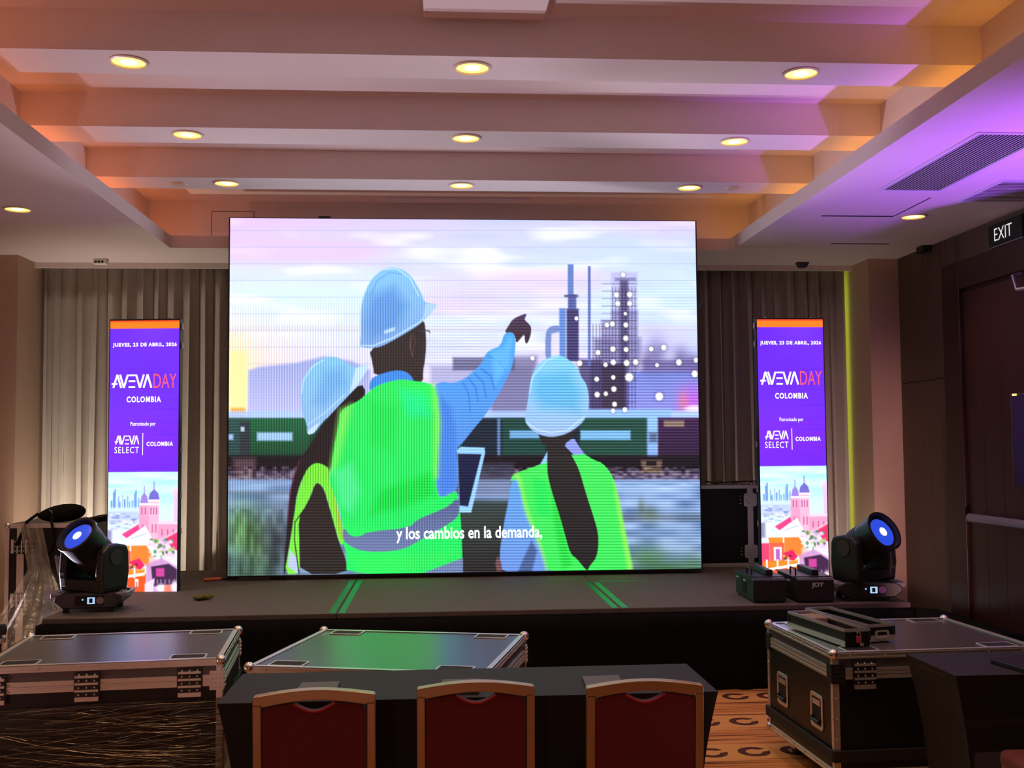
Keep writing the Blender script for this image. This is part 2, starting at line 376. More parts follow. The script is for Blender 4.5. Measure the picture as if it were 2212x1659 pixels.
# ------------------------------------------------------------------ curtains
def curtain(label, x0, x1, y, n, seed, drift):
    r = np.random.default_rng(seed)
    nu = int((x1-x0)/.009); nv = 10
    ph = np.cumsum(r.uniform(.6, 1.45, nu)); ph = ph/ph[-1]*n*2*PI
    am = np.interp(np.linspace(0, 1, nu), np.linspace(0, 1, n+1), r.uniform(.035, .075, n+1))
    g = G()
    def fn(u, v):
        i = min(nu-1, int(u*(nu-1)+.5)); a = am[i]*(1.0+.12*math.sin(3*v+i*.02))
        yy = y+a*math.sin(ph[i])+.25*a*math.sin(2.3*ph[i]+1+v)
        return (x0+(x1-x0)*u+drift*(1-v)*math.sin(ph[i]*.5)*.5+.016*math.sin(2*ph[i]), yy, .02+(HC-.006-.02)*v)
    g.grid(fn, nu, nv)
    o = g.build('curtain', M['curtain'], smooth='all')
    s = o.modifiers.new('solid', 'SOLIDIFY'); s.thickness = .004
    return setp(o, label, 'curtain', 'taupe curtains behind the stage')
curtain('taupe pleated curtain hanging behind the left purple LED totem', NX0+.02, 0.1, 10.15, 27, 3, .05)
curtain('taupe pleated curtain hanging behind the right purple LED totem', 0.14, NX1-.03, 10.15, 28, 11, .05)
# lit window strip glimpsed in the gap at the curtain's right edge
M['lime'] = glow('lime_daylight', '#d8ff52', 1.8)
wd = structure(G().box(NX1-.50, NX1-.005, YB-.02, YB, .05, HC-.05).build('window_1', M['lime']))

# ------------------------------------------------------------------ downlights
M['dl'] = glow('downlight_yellow', (1.0, 0.66, 0.16), 1.9)
M['dl2'] = glow('downlight_core', (1.0, 0.86, 0.55), 3.0)
M['rim'] = mat('downlight_rim', '#d9c3a8', 0.4, vary=0.03)
ring_me = G().lathe([(.098, 0), (.098, -.006), (.086, -.010), (.086, -.001)], n=32).mesh('trim_ring', M['rim'], True)
lamp_me = G().lathe([(.001, -.004), (.05, -.004), (.084, -.002), (.086, 0)], n=32).mesh('lamp', M['dl'], True)
core_me = G().lathe([(.001, -.0075), (.03, -.007), (.042, -.005)], n=24).mesh('bulb', M['dl2'], True)
def downlight(label, x, y, z, watts=DOWNLIGHT_W):
    t = thing('downlight', label, 'downlight', (x, y, z), group='recessed ceiling downlights')
    link('trim_ring', ring_me, t); l = link('lamp', lamp_me, t); link('bulb', core_me, l)
    L = bpy.data.lights.new('downlight_spot', 'SPOT'); L.energy = watts; L.color = (1.0, 0.66, 0.36); L.spot_size = math.radians(125); L.spot_blend = 0.9; L.shadow_soft_size = 0.07
    lo = bpy.data.objects.new('downlight_spot', L); col.objects.link(lo); lo.parent = t; lo.location = (0, 0, -.03)
    return t
rows = [(5.455, 'nearest'), (6.735, 'middle'), (7.985, 'farthest')]
for y, rn in rows:
    for x, cn in ((-1.575, 'left'), (0.19, 'centre'), (1.955, 'right')):
        downlight(f'{cn} yellow downlight on the {rn} of the three ceiling beams', x, y, HB)
p = atZ(38, 451, HC); downlight('yellow downlight in the flat soffit above the left curtain', p.x, p.y, HC, 70)
p = atZ(1973, 467, HC); downlight('yellow downlight in the purple-lit soffit beside the exit sign', p.x, p.y, HC)
# extra unseen fittings of the same kind overhead, added for fill light
for y, rn in ((4.20, 'first'), (2.93, 'second')):
    for x, cn in ((-1.575, 'left'), (0.19, 'centre'), (1.955, 'right')):
        downlight(f'{cn} yellow downlight on the {rn} beam overhead, added out of frame for fill', x, y, HB, DOWNLIGHT_W)
for x, y, cn in ((-3.0, 4.6, 'left near'), (3.64, 4.6, 'right near'), (-3.0, 1.4, 'left rear'), (3.64, 1.4, 'right rear')):
    downlight(f'{cn} soffit downlight added out of frame for fill', x, y, HC)

# ------------------------------------------------------------------ cove LED strips on the ledge
M['cove'] = glow('orange_cove_led', (1.0, 0.28, 0.07), COVE_POWER*7.5)
M['cover'] = glow('amber_cove_led', (1.0, 0.42, 0.05), COVE_POWER*7)
for nm, x, lab, mm in (('l', CX0-.20, 'orange LED strip on the ledge of the left ceiling cove', 'cove'), ('r', CX1+.20, 'amber LED strip on the ledge of the right ceiling cove', 'cover')):
    o = G().box(x-.012, x+.012, 0.5, CY1+.1, HC+.05, HC+.065).build('cove_led_strip', M[mm])
    setp(o, lab, 'light strip')

M['pink_fill'] = glow('pink_fill_led', (1.0, 0.48, 0.42), COVE_POWER*2.2)  # added strip, gives the coffer's far wall a pink glow
o = G().box(CX0, CX1, CY1+.17, CY1+.19, HC+.05, HC+.062).build('cove_led_strip', M['pink_fill'])
setp(o, 'dim pink LED strip added to brighten the far wall of the ceiling coffer', 'light strip')

# ------------------------------------------------------------------ LED pars on the floor: one purple, the others added as fill
def par_light(label, x, y, color, watts, aim, cone):
    t = thing('par_light', label, 'stage light', (x, y, 0), group='LED par uplights outside the picture')
    G().box(-.11, .11, -.09, .09, 0, .02).build('base', M['blk'], t, bevel=.004)
    G().cyl((0, 0, .05), (0, 0, .26), .10, n=20).build('can', M['blk'], t, smooth=True)
    for s in (-1, 1): G().box(s*.105-.006, s*.105+.006, -.02, .02, .02, .18).build('yoke_arm', M['blk'], t)
    G().cyl((0, 0, .26), (0, 0, .263), .09, n=20).build('lens', glow('par_led', color, 4), t)
    L = bpy.data.lights.new('par_beam', 'SPOT'); L.energy = watts; L.color = color; L.spot_size = math.radians(cone); L.spot_blend = 1.0; L.shadow_soft_size = .09
    lo = bpy.data.objects.new('par_beam', L); col.objects.link(lo); lo.parent = t; lo.location = (0, 0, .28)
    d_ = Vector(aim)-Vector((x, y, .28)); lo.rotation_euler = d_.to_track_quat('-Z', 'Y').to_euler()
    return t
for a_ in PARS: par_light(*a_)

# ------------------------------------------------------------------ ceiling grilles, sensors, sprinklers
def grille(label, x0, x1, y0, y1, n, along, group):
    t = thing('air_grille', label, 'air vent', ((x0+x1)/2, (y0+y1)/2, HC), group=group)
    hx, hy = (x1-x0)/2, (y1-y0)/2
    G().box(-hx, hx, -hy, hy, -.003, 0).build('dark_backing', M['slot'], t)
    G().ring([(-hx-.03, -hy-.03), (hx+.03, -hy-.03), (hx+.03, hy+.03), (-hx-.03, hy+.03)], [(-hx, -hy), (hx, -hy), (hx, hy), (-hx, hy)], -.007, 0, 'z').build('frame', M['grille'], t)
    if along == 'y':
        p_ = 2*hx/n; me = G().hexa([(-.0022, -hy, -.0065), (.0022, -hy, -.0065), (.0022, hy, -.0065), (-.0022, hy, -.0065)], [(-.001, -hy, -.003), (.001, -hy, -.003), (.001, hy, -.003), (-.001, hy, -.003)]).mesh('slat', M['grille'])
        for i in range(n): link('slat', me, t, loc=(-hx+p_*(i+.5), 0, 0))
    else:
        p_ = 2*hy/n; me = G().hexa([(-hx, -.011, -.0075), (hx, -.011, -.0075), (hx, .006, -.006), (-hx, .006, -.006)], [(-hx, -.010, -.003), (hx, -.010, -.003), (hx, .007, -.003), (-hx, .007, -.003)]).mesh('slat', M['grille'])
        for i in range(n): link('slat', me, t, loc=(0, -hy+p_*(i+.5), 0))
    return t
grille('large louvred air grille with dark slots in the purple soffit', 3.04, 3.44, 5.64, 6.94, 17, 'y', 'soffit air grilles')
grille('smaller pale air grille close to the exit sign wall', 3.75, 4.2, 6.68, 7.25, 14, 'x', 'soffit air grilles')
p = atZ(218, 560, HC)
s1 = thing('ceiling_sensor', 'small white box sensor on the soffit over the left curtain', 'sensor', (p.x, p.y, HC))
G().box(-.06, .06, -.04, .04, -.05, 0).build('housing', M['white'], s1, bevel=.01)
for i in range(3): G().box(-.045+i*.03, -.025+i*.03, -.043, -.04, -.04, -.02).build('slot', M['slot'], s1)
p = atZ(1733, 567, HC)
s2 = thing('ceiling_sensor', 'small dark box sensor on the soffit over the right curtain', 'sensor', (p.x, p.y, HC))
G().hexa([(-.035, -.03, -.05), (.035, -.03, -.05), (.035, .03, -.05), (-.035, .03, -.05)], [(-.06, -.04, 0), (.06, -.04, 0), (.06, .04, 0), (-.06, .04, 0)]).build('housing', M['dkgrey'], s2, bevel=.004)
for px, py, sd in ((390, 397, 'left'), (1583, 405, 'right')):
    p = atZ(px, py, HB)
    o = G().lathe([(.055, 0), (.055, -.004), (.05, -.012), (.001, -.014)], n=24).build('sprinkler_cover', M['rim'], smooth=True, loc=(p.x, p.y, HB))
    setp(o, f'flat round sprinkler cover at the {sd} end of the farthest beam', 'sprinkler', 'concealed sprinkler covers')

# ------------------------------------------------------------------ stage
SZ = 0.56
SX = [-2.60, -0.68, 1.24, 3.28]; SY = [7.22, 8.60, 9.88]
st = thing('stage', 'low stage of grey carpeted decks in front of the curtains', 'stage', (0, 0, 0))
for i in range(3):
    for j in range(2):
        dk = G().box(SX[i]+.002, SX[i+1]-.002, SY[j]+.002, SY[j+1]-.002, SZ-.035, SZ).build('deck', M['deck'], st, bevel=.004)
        G().box(SX[i]+.002, SX[i+1]-.002, SY[j]+.003, SY[j+1]-.003, SZ-.10, SZ-.036).build('deck_frame', M['blkm'], dk)
for x in (-2.5, -.68, 1.24, 3.18):
    for y in (7.32, 8.6, 9.78):
        G().cyl((x, y, 0), (x, y, SZ-.10), .024, n=10).build('leg', M['blkm'], st, smooth=True)
def skirt_fn(x0, y0, x1, y1, n, amp, seed):
    r = np.random.default_rng(seed); ph = r.uniform(0, 6, 4)
    dx, dy = x1-x0, y1-y0; l = math.hypot(dx, dy); nx, ny = dy/l, -dx/l
    def fn(u, v):
        a = amp*(1-.75*v)*(math.sin(n*2*PI*u+ph[0])+.5*math.sin(n*3.7*PI*u+ph[1]))
        return (x0+dx*u+nx*a, y0+dy*u+ny*a, .005+(SZ-.045)*v)
    return fn
g = G(); g.grid(skirt_fn(SX[0], SY[0]-.03, SX[3], SY[0]-.03, 26, .012, 1), 300, 5)
g.grid(skirt_fn(SX[3]+.025, SY[0]-.03, SX[3]+.025, SY[2], 10, .010, 2), 120, 5)
g.grid(skirt_fn(SX[0]-.025, SY[2], SX[0]-.025, SY[0]-.03, 10, .010, 3), 120, 5)
sk = g.build('stage_skirt', M['skirt'], smooth='all'); sk.modifiers.new('solid', 'SOLIDIFY').thickness = .003
setp(sk, 'black pleated cloth skirt hanging around the stage front', 'stage skirt')
# green tape on the deck joints
def tape(label, x0, x1, y0, y1):
    o = G().box(x0, x1, y0, y1, SZ+.0002, SZ+.0012).build('floor_tape', M['tape']); setp(o, label, 'tape', 'green tape along the stage joints')
tape('long green tape strip left of the left stage joint', -.735, -.690, 7.23, 8.98)
tape('long green tape strip right of the left stage joint', -.668, -.625, 7.23, 8.98)
tape('green tape strip left of the right stage joint', 1.185, 1.228, 7.23, 8.57)
tape('green tape strip right of the right stage joint', 1.252, 1.297, 7.23, 8.57)
tape('thin green tape sliver along the cross joint on the right', 1.31, 1.72, 8.612, 8.640)

# ------------------------------------------------------------------ picture painting (flat print on the LED screens)
def sd_poly(P, X, Y):
    """signed distance of points to a polygon (negative inside)"""
    P = np.asarray(P, float); d = np.full(X.shape, 1e18); ins = np.zeros(X.shape, bool)
    n = len(P)
    for i in range(n):
        ax, ay = P[i]; bx, by = P[(i+1) % n]; ex, ey = bx-ax, by-ay
        wx, wy = X-ax, Y-ay; t = np.clip((wx*ex+wy*ey)/(ex*ex+ey*ey+1e-9), 0, 1)
        d = np.minimum(d, (wx-ex*t)**2+(wy-ey*t)**2)
        if ey != 0:
            c = ((ay > Y) != (by > Y)) & (X < ex*(Y-ay)/ey+ax); ins ^= c
    d = np.sqrt(d); return np.where(ins, -d, d)
def smooth_poly(P, k=2):
    for _ in range(k):
        Q = []
        for i in range(len(P)):
            a, b = P[i], P[(i+1) % len(P)]
            Q += [(.75*a[0]+.25*b[0], .75*a[1]+.25*b[1]), (.25*a[0]+.75*b[0], .25*a[1]+.75*b[1])]
        P = Q
    return P
def rgb(h): h = h.lstrip('#'); return np.array([int(h[i:i+2], 16)/255 for i in (0, 2, 4)])
class Paint:
    def __init__(s, X, Y): s.X, s.Y = X, Y; s.c = np.zeros(X.shape+(3,))
    def poly(s, P, c, blur=1.0, op=1.0, sm=0, c2=None, vert=True):
        P = smooth_poly(P, sm) if sm else (smooth_poly(P, 1) if len(P) > 8 else P); A = np.asarray(P, float)
        m = blur*2+2
        sel = (s.X > A[:, 0].min()-m) & (s.X < A[:, 0].max()+m) & (s.Y > A[:, 1].min()-m) & (s.Y < A[:, 1].max()+m)
        if not sel.any(): return
        x, y = s.X[sel], s.Y[sel]
        a = np.clip(.5-sd_poly(A, x, y)/(2*blur), 0, 1)*op
        cc = rgb(c)[None, :] if isinstance(c, str) else c
        if c2 is not None:
            t = (y-A[:, 1].min())/np.ptp(A[:, 1]) if vert else (x-A[:, 0].min())/np.ptp(A[:, 0])
            t = np.clip(t, 0, 1)[:, None]; cc = cc*(1-t)+rgb(c2)[None, :]*t
        s.c[sel] = s.c[sel]*(1-a[:, None])+cc*a[:, None]; return sel, a
    def rect(s, x0, y0, x1, y1, c, blur=1.0, op=1.0, c2=None, vert=True): s.poly([(x0, y0), (x1, y0), (x1, y1), (x0, y1)], c, blur, op, 0, c2, vert)
    def blob(s, x, y, rx, ry, c, op=1.0, hard=2.0):
        d = ((s.X-x)/rx)**2+((s.Y-y)/ry)**2; a = (np.exp(-d**hard)*op)[..., None]
        s.c = s.c*(1-a)+rgb(c)*a
    def line(s, pts, wd, c, op=1.0):
        for (x0, y0), (x1, y1) in zip(pts[:-1], pts[1:]):
            l = math.hypot(x1-x0, y1-y0)+1e-9; nx, ny = -(y1-y0)/l*wd/2, (x1-x0)/l*wd/2
            s.poly([(x0+nx, y0+ny), (x1+nx, y1+ny), (x1-nx, y1-ny), (x0-nx, y0-ny)], c, 1.0, op)
def vnoise(X, Y, sx, sy, seed):
    r = np.random.default_rng(seed); T = r.random((64, 64))
    x, y = X/sx, Y/sy; xi, yi = np.floor(x).astype(int), np.floor(y).astype(int); fx, fy = x-xi, y-yi
    fx, fy = fx*fx*(3-2*fx), fy*fy*(3-2*fy)
    g_ = lambda a, b: T[a % 64, b % 64]
    return (g_(xi, yi)*(1-fx)+g_(xi+1, yi)*fx)*(1-fy)+(g_(xi, yi+1)*(1-fx)+g_(xi+1, yi+1)*fx)*fy

def picture_mesh(name, C, wd, ht, material):
    """a grid of LED pixels: C is (rows+1, cols+1, 3) sRGB from top to bottom; local XZ plane, origin bottom centre"""
    nv, nu = C.shape[0]-1, C.shape[1]-1
    xs = np.linspace(-wd/2, wd/2, nu+1); zs = np.linspace(ht, 0, nv+1)
    X, Z = np.meshgrid(xs, zs); co = np.stack([X, np.zeros_like(X), Z], -1).reshape(-1, 3).astype(np.float32)
    i = np.arange(nv*(nu+1)).reshape(nv, nu+1)[:, :-1].ravel()
    q = np.stack([i, i+nu+1, i+nu+2, i+1], -1).astype(np.int32)
    me = bpy.data.meshes.new(name)
    me.vertices.add(len(co)); me.vertices.foreach_set('co', co.ravel())
    me.loops.add(q.size); me.loops.foreach_set('vertex_index', q.ravel())
    me.polygons.add(len(q)); me.polygons.foreach_set('loop_start', np.arange(0, q.size, 4, dtype=np.int32))
    me.update(calc_edges=True)
    at = me.color_attributes.new('picture', 'FLOAT_COLOR', 'POINT')
    c4 = np.ones((len(co), 4), np.float32); L_ = lin(np.clip(C, 0, 1)); L_ = L_*(1+1.2*np.clip((L_.min(-1, keepdims=True)-.88)/.12, 0, 1)); c4[:, :3] = L_.reshape(-1, 3)   # near-white diodes run hottest
    at.data.foreach_set('color', c4.ravel()); me.materials.append(material); return me
def led_material(name, power):
    Mt = bpy.data.materials.new(name); Mt.use_nodes = True; nt = Mt.node_tree; b = nt.nodes['Principled BSDF']
    a = nt.nodes.new('ShaderNodeAttribute'); a.attribute_name = 'picture'
    b.inputs['Base Color'].default_value = (.01, .01, .01, 1); b.inputs['Roughness'].default_value = .6
    nt.links.new(a.outputs['Color'], b.inputs['Emission Color']); b.inputs['Emission Strength'].default_value = power
    return Mt
M['led'] = led_material('led_wall_picture', SCREEN_POWER)
M['led2'] = led_material('led_totem_picture', SCREEN_POWER*1.1)

# ---- main picture, drawn in the photograph's pixel coordinates
SCX0, SCX1, SCY, SCZ0, SCZ1 = -1.752, 2.262, 9.05, 0.602, 3.622
NU, NV = 720, 540
def wall_px():
    us, vs = np.meshgrid(np.linspace(0, 1, NU+1), np.linspace(0, 1, NV+1))
    P = np.stack([SCX0+(SCX1-SCX0)*us, np.full_like(us, SCY), SCZ1+(SCZ0-SCZ1)*vs], -1)-np.array(_C)
    z = P@np.array(_fw); return 1106+F_PX*(P@np.array(_rt))/z, 829.5-F_PX*(P@np.array(_up))/z
X, Y = wall_px(); pt = Paint(X, Y)
# sky
t = np.clip((Y-472)/420, 0, 1)[..., None]; s_ = np.clip((X-500)/1010, 0, 1)[..., None]
top = rgb('#e2c0f2')*(1-s_)+rgb('#bfd2fb')*s_; mid = rgb('#d8f0fc')*(1-s_)+rgb('#cbe2fd')*s_; low = rgb('#f2cdea')*(1-s_)+rgb('#bfbcfa')*s_
sky = np.where(t < .4, top*(1-t/.4)+mid*(t/.4), mid*(1-(t-.4)/.6)+low*((t-.4)/.6))
n1 = vnoise(X, Y, 170, 34, 1)*.6+vnoise(X, Y, 70, 15, 2)*.4
n2 = vnoise(X, Y, 240, 60, 5)
sky = sky+(rgb('#ffffff')-sky)*np.clip((n1-.54)*2.2, 0, .8)[..., None]
sky = sky+(rgb('#b7c6f2')-sky)*(np.clip((.40-n1)*2.4, 0, .8)*np.clip((X-700)/300, .15, 1))[..., None]
sky = sky+(rgb('#e3c4f4')-sky)*np.clip((n2-.52)*2.4, 0, .7)[..., None]
sky = sky+(rgb('#fdf3d8')-sky)*(np.clip(1-(X-490)/150, 0, 1)*np.clip((Y-690)/120, 0, 1))[..., None]
pt.c = sky
pt.blob(540, 780, 90, 60, '#ffd9cf', .55, 1); pt.blob(505, 815, 40, 90, '#fff3a8', .9, 1)
pt.rect(490, 704, 1520, 717, '#d9d3df', 2, .55)
for y0 in range(497, 790, 36): pt.rect(490, y0, 1520, y0+1.6, '#a9b0d8', 1.2, .55)
# far tanks, hills, horizon
pt.poly([(534, 900), (536, 800), (560, 792), (640, 784), (700, 770), (760, 780), (800, 800), (800, 900)], '#97a2e4', 4, .95, c2='#b9bcf3')
pt.rect(498, 880, 530, 905, '#ffa33c', 3, .95); pt.rect(498, 760, 533, 880, '#fff0a0', 5, .8)
pt.rect(930, 790, 1150, 900, '#a8a6cf', 5, .9, c2='#b8bdf0'); pt.rect(978, 772, 1112, 800, '#57567d', 3, .8)
pt.rect(1060, 770, 1160, 905, '#55507a', 6, .6)
pt.rect(1346, 800, 1525, 890, '#6f83d6', 5, .97, c2='#8a8ce6'); pt.rect(1388, 778, 1525, 804, '#57508c', 6, .8)
for x, y, rx, ry in ((1418, 770, 24, 38), (1470, 775, 18, 25), (1495, 780, 22, 18), (1398, 780, 15, 20)): pt.blob(x, y, rx, ry, '#6a619c', .75, 1)
pt.blob(1498, 865, 30, 34, '#c65ae8', .75, 1); pt.blob(1476, 868, 12, 24, '#f07a7a', .55, 1); pt.blob(1500, 884, 22, 9, '#fbe2ff', .95, 2)
# refinery
pt.rect(1298, 690, 1322, 800, '#8d88bf', 3, .75); pt.rect(1282, 730, 1384, 800, '#6d6699', 6, .7)
pt.rect(1320, 588, 1377, 690, '#b3b3e6', 3, .7); pt.rect(1320, 670, 1378, 800, '#8582b8', 3, .75)
pt.rect(1339, 604, 1357, 884, '#4c4470', 3, .85); pt.rect(1328, 600, 1374, 607, '#6f6a9a', 2, .7)
pt.rect(1274, 786, 1350, 885, '#352c46', 3, .96, c2='#3d3044'); pt.rect(1250, 776, 1300, 884, '#4a4470', 4, .9)
for x in range(1280, 1376, 7): pt.rect(x, 620 if x > 1320 else 700, x+2, 884, '#2a2340', .8, .45)
for y in range(612, 884, 16): pt.rect(1300, y, 1376, y+2, '#3a3258', .8, .4)
pt.rect(1226.5, 571, 1239, 668, '#5f7cc4', 1, .95); pt.rect(1224, 667, 1250, 780, '#3b3566', 2, .95); pt.rect(1228, 636, 1245, 668, '#55609e', 1.5, .95)
pt.rect(1219, 637, 1249, 642, '#4a4a80', 1.5, .9); pt.rect(1208, 666, 1222, 780, '#5d86d0', 2, .95)
pt.poly([(1178, 780), (1178, 722), (1184, 708), (1196, 703), (1210, 704), (1210, 717), (1196, 719), (1191, 728), (1191, 780)], '#6f86c4', 1.5, .95)
pt.rect(1191, 720, 1208, 780, '#dcd6f6', 2, .9); pt.rect(1270, 575, 1276, 790, '#5c6bb2', 1, .95)
# train, platform, ballast, ground
pt.rect(490, 888, 1525, 908, '#a9c8ff', 4, .9); pt.rect(1262, 884, 1450, 905, '#8db9ff', 3, .95)
pt.rect(490, 903, 1400, 1000, '#1e4a3a', 2.5, 1, c2='#163028'); pt.rect(538, 905, 668, 985, '#22653f', 3, .8, c2='#1c4a30')
pt.rect(490, 905, 536, 985, '#3d5560', 4, .5); pt.rect(518, 912, 540, 1005, '#2c3238', 4, .9)
pt.rect(555, 934, 632, 952, '#9fc4f2', 2.5, .95); pt.rect(488, 938, 504, 950, '#9fc4f2', 2, .9); pt.rect(520, 922, 528, 932, '#c4dcf2', 1.5, .9)
pt.rect(1000, 904, 1260, 1000, '#1b2436', 4, .9); pt.rect(1085, 905, 1180, 985, '#1f4a40', 4, .8); pt.rect(1101, 930, 1165, 947, '#78b4ec', 2, .85)
pt.rect(1074, 904, 1081, 1000, '#5f7fb0', 1.5, .9)
pt.rect(1252, 905, 1400, 986, '#23493f', 2.5, .98); pt.rect(1254, 930, 1362, 950, '#7db8f2', 2, .95)
pt.rect(1398, 900, 1421, 990, '#8fc0ff', 3, .98, c2='#7fa8f0'); pt.rect(1402, 934, 1420, 956, '#4b5570', 4, .8)
pt.rect(1421, 902, 1525, 1004, '#3a2448', 2.5, .98, c2='#2c1c33'); pt.rect(1434, 908, 1478, 922, '#c8b08a', 2, .6)
for y in range(909, 922, 3): pt.rect(1434, y, 1478, y+1, '#5c4540', .6, .6)
pt.rect(490, 984, 1525, 1024, '#1b171d', 4, 1); pt.rect(490, 1012, 1525, 1050, '#54485f', 6, .9)
pt.rect(1385, 994, 1430, 1022, '#7d6655', 3, .8); pt.rect(1396, 996, 1418, 1006, '#141118', 1.5, .9); pt.rect(504, 990, 552, 1032, '#5f4a52', 6, .8)
nz = vnoise(X, Y, 9, 5, 8); sel = (Y > 1008) & (Y < 1046)
pt.c[sel] = np.clip(pt.c[sel]+((nz[sel]-.5)*.35)[:, None], 0, 1)
pt.rect(490, 1036, 1525, 1260, '#86a4d6', 4, 1, c2='#6c86a8')
nz = vnoise(X, Y, 40, 16, 9); sel = Y > 1045
pt.c[sel] = np.clip(pt.c[sel]+((nz[sel]-.5)*.30)[:, None], 0, 1)
pt.rect(490, 1062, 660, 1068, '#6b7590', 4, .7); pt.rect(1340, 1110, 1525, 1126, '#5d6d80', 6, .7)
for x, y, rx, ry, c, o in ((540, 1170, 70, 80, '#3d5a45', .95), (520, 1140, 30, 50, '#5f8a4a', .7), (560, 1190, 26, 60, '#6d9a50', .5), (600, 1180, 40, 90, '#3a4048', .9), (530, 1240, 60, 40, '#334a3c', .9),
                          (1400, 1205, 44, 26, '#4f7a58', .9), (1440, 1232, 70, 22, '#3f6844', .95), (1500, 1225, 30, 26, '#4a7050', .8), (1405, 1110, 16, 18, '#5a6a48', .6), (1385, 1095, 8, 20, '#55603e', .5)):
    pt.blob(x, y, rx, ry, c, o, 1)
nz = vnoise(X, Y, 8, 22, 12)*.5+vnoise(X, Y, 18, 40, 13)*.5; sel = (Y > 1100) & (X < 640)
pt.c[sel] = np.clip(pt.c[sel]*(.55+.9*nz[sel])[:, None], 0, 1)
pt.rect(985, 1000, 1110, 1070, '#3a3c50', 6, .8); pt.rect(985, 1080, 1110, 1240, '#33403c', 8, .95, c2='#231f1e'); pt.rect(1020, 1036, 1105, 1075, '#8fa3d0', 5, .6)
# lights of the plant
for x, y, r_, c in ((1345, 400, 1, 0), (1475, 397, 1.1, 0), (1357, 488, 1, 0), (1475, 487, 1, 0), (1432, 588, .7, 1), (1250, 700, .9, 0), (1303, 690, 1, 1), (1437, 700, 1, 1), (1437, 833, 1.1, 1), (1308, 940, 1.1, 1), (1440, 945, 1, 1),
                  (1160, 975, 1, 0), (1312, 1072, 1.1, 1), (1445, 1078, 1.2, 1), (1535, 1070, 1.1, 1), (1235, 1097, .9, 1), (978, 1080, 1.1, 1), (508, 1030, .9, 0), (1147, 1240, 1, 1), (1312, 1222, .9, 1), (1470, 1220, 1.7, 1), (1318, 1338, 1.1, 1),
                  (1238, 1385, .9, 1), (1152, 1393, 1.1, 0), (1325, 1490, 1, 1), (1310, 1555, .9, 0), (1428, 1545, 1, 0), (1770, 1412, 1.6, 0), (1815, 925, 1.1, 1), (1690, 940, .9, 0), (1748, 1100, .8, 0), (1965, 1072, 1.2, 1), (2137, 1050, 1, 0), (2123, 1187, 1.3, 1), (945, 635, .8, 0), (1410, 200, .9, 0)):
    x, y = 1040+x/4.608, 550+y/4.608
    pt.blob(x, y, 7.2*r_, 7.6*r_, '#1d1a2a', .35, 2); pt.blob(x, y, 5.4*r_, 5.8*r_, '#fffff2' if c else '#ffffff', 1, 3)
# left woman: hair, vest, sleeve, helmet
pt.poly([(746, 861), (780, 826), (792, 850), (775, 868), (735, 887), (731, 921), (721, 968), (714, 1010), (704, 1006), (686, 999), (672, 1004), (659, 1020), (642, 1062), (635, 1112), (625, 1181), (616, 1240), (612, 1240), (618, 1161), (627, 1062), (637, 1023), (649, 991), (674, 956), (700, 910)], '#241d20', 1.2)
pt.line([(649, 991), (637, 1023), (627, 1062), (621, 1130)], 4, '#5c2438', .7)
pt.poly([(672, 1004), (686, 999), (704, 1006), (711, 1015), (709, 1030), (726, 1082), (742, 1149), (742, 1180), (731, 1169), (721, 1129), (706, 1077), (699, 1055), (687, 1043), (679, 1048), (672, 1070), (657, 1099), (645, 1119), (647, 1181), (648, 1240), (614, 1240), (625, 1181), (635, 1117), (643, 1062), (659, 1020)], '#6fdd3a', 1.2, c2='#7be84a')
pt.poly([(687, 1042), (699, 1055), (706, 1077), (721, 1129), (731, 1169), (748, 1210), (750, 1240), (648, 1240), (647, 1181), (645, 1119), (657, 1099), (672, 1070), (679, 1048)], '#2a2524', 1.2)
pt.poly([(625, 1186), (641, 1206), (644, 1240), (622, 1224)], '#b7c6e6', 1); pt.line([(657, 1100), (637, 1128), (636, 1165), (646, 1240)], 2.2, '#181414', .9)
pt.poly([(714, 1030), (726, 1082), (742, 1149), (742, 1170), (734, 1160), (722, 1100)], '#b0a030', 1.5, .5)
pt.poly([(650, 859), (650, 832), (659, 808), (676, 787), (695, 774), (720, 770), (736, 775), (749, 784), (768, 795), (794, 787), (797, 791), (780, 823), (761, 845), (746, 861), (720, 888), (695, 914), (679, 936), (667, 939), (663, 935), (663, 917), (652, 890)], '#7fc0f4', 1.2, c2='#8fb4ec')
pt.poly([(768, 795), (795, 787), (798, 791), (770, 836), (755, 850)], '#c3dcfa', 1.5, .9); pt.line([(664, 918), (700, 893), (745, 852)], 2, '#bcdcfb', .8); pt.poly([(664, 935), (670, 926), (692, 911), (678, 935), (668, 939)], '#c8dcf6', 1, .9)
pt.line([(652, 850), (655, 822), (675, 792), (700, 777)], 3, '#b9dcfa', .8); pt.poly([(700, 800), (740, 795), (750, 830), (700, 880), (676, 870)], '#5d97e0', 12, .5)
# man: shirt, neck, vest, stripe, helmet, hand
shirt = [(937, 832), (955, 824), (978, 828), (1000, 820), (1015, 809), (1040, 786), (1048, 765), (1061, 755), (1081, 748), (1090, 718), (1107, 716), (1114, 731), (1112, 767), (1106, 793), (1093, 823), (1067, 870), (1044, 902), (1025, 924), (1000, 956), (985, 971), (989, 1013), (988, 1062), (951, 1077), (943, 1057), (942, 1025), (946, 976), (949, 914), (945, 870)]
pt.poly(shirt, '#4aa0f0', 1.2, c2='#5b86e2')
pt.poly([(948, 850), (975, 880), (985, 930), (985, 1050), (955, 1070), (944, 1020), (950, 930)], '#3f78d8', 6, .7)
for a_ in ([(1012, 816), (1028, 838), (1032, 868)], [(1024, 806), (1044, 826), (1050, 860)], [(1038, 795), (1060, 812), (1068, 842)], [(1000, 826), (1012, 850), (1016, 890)], [(1056, 770), (1078, 780), (1092, 800)]): pt.line(a_, 2.5, '#2b5fd0', .6)
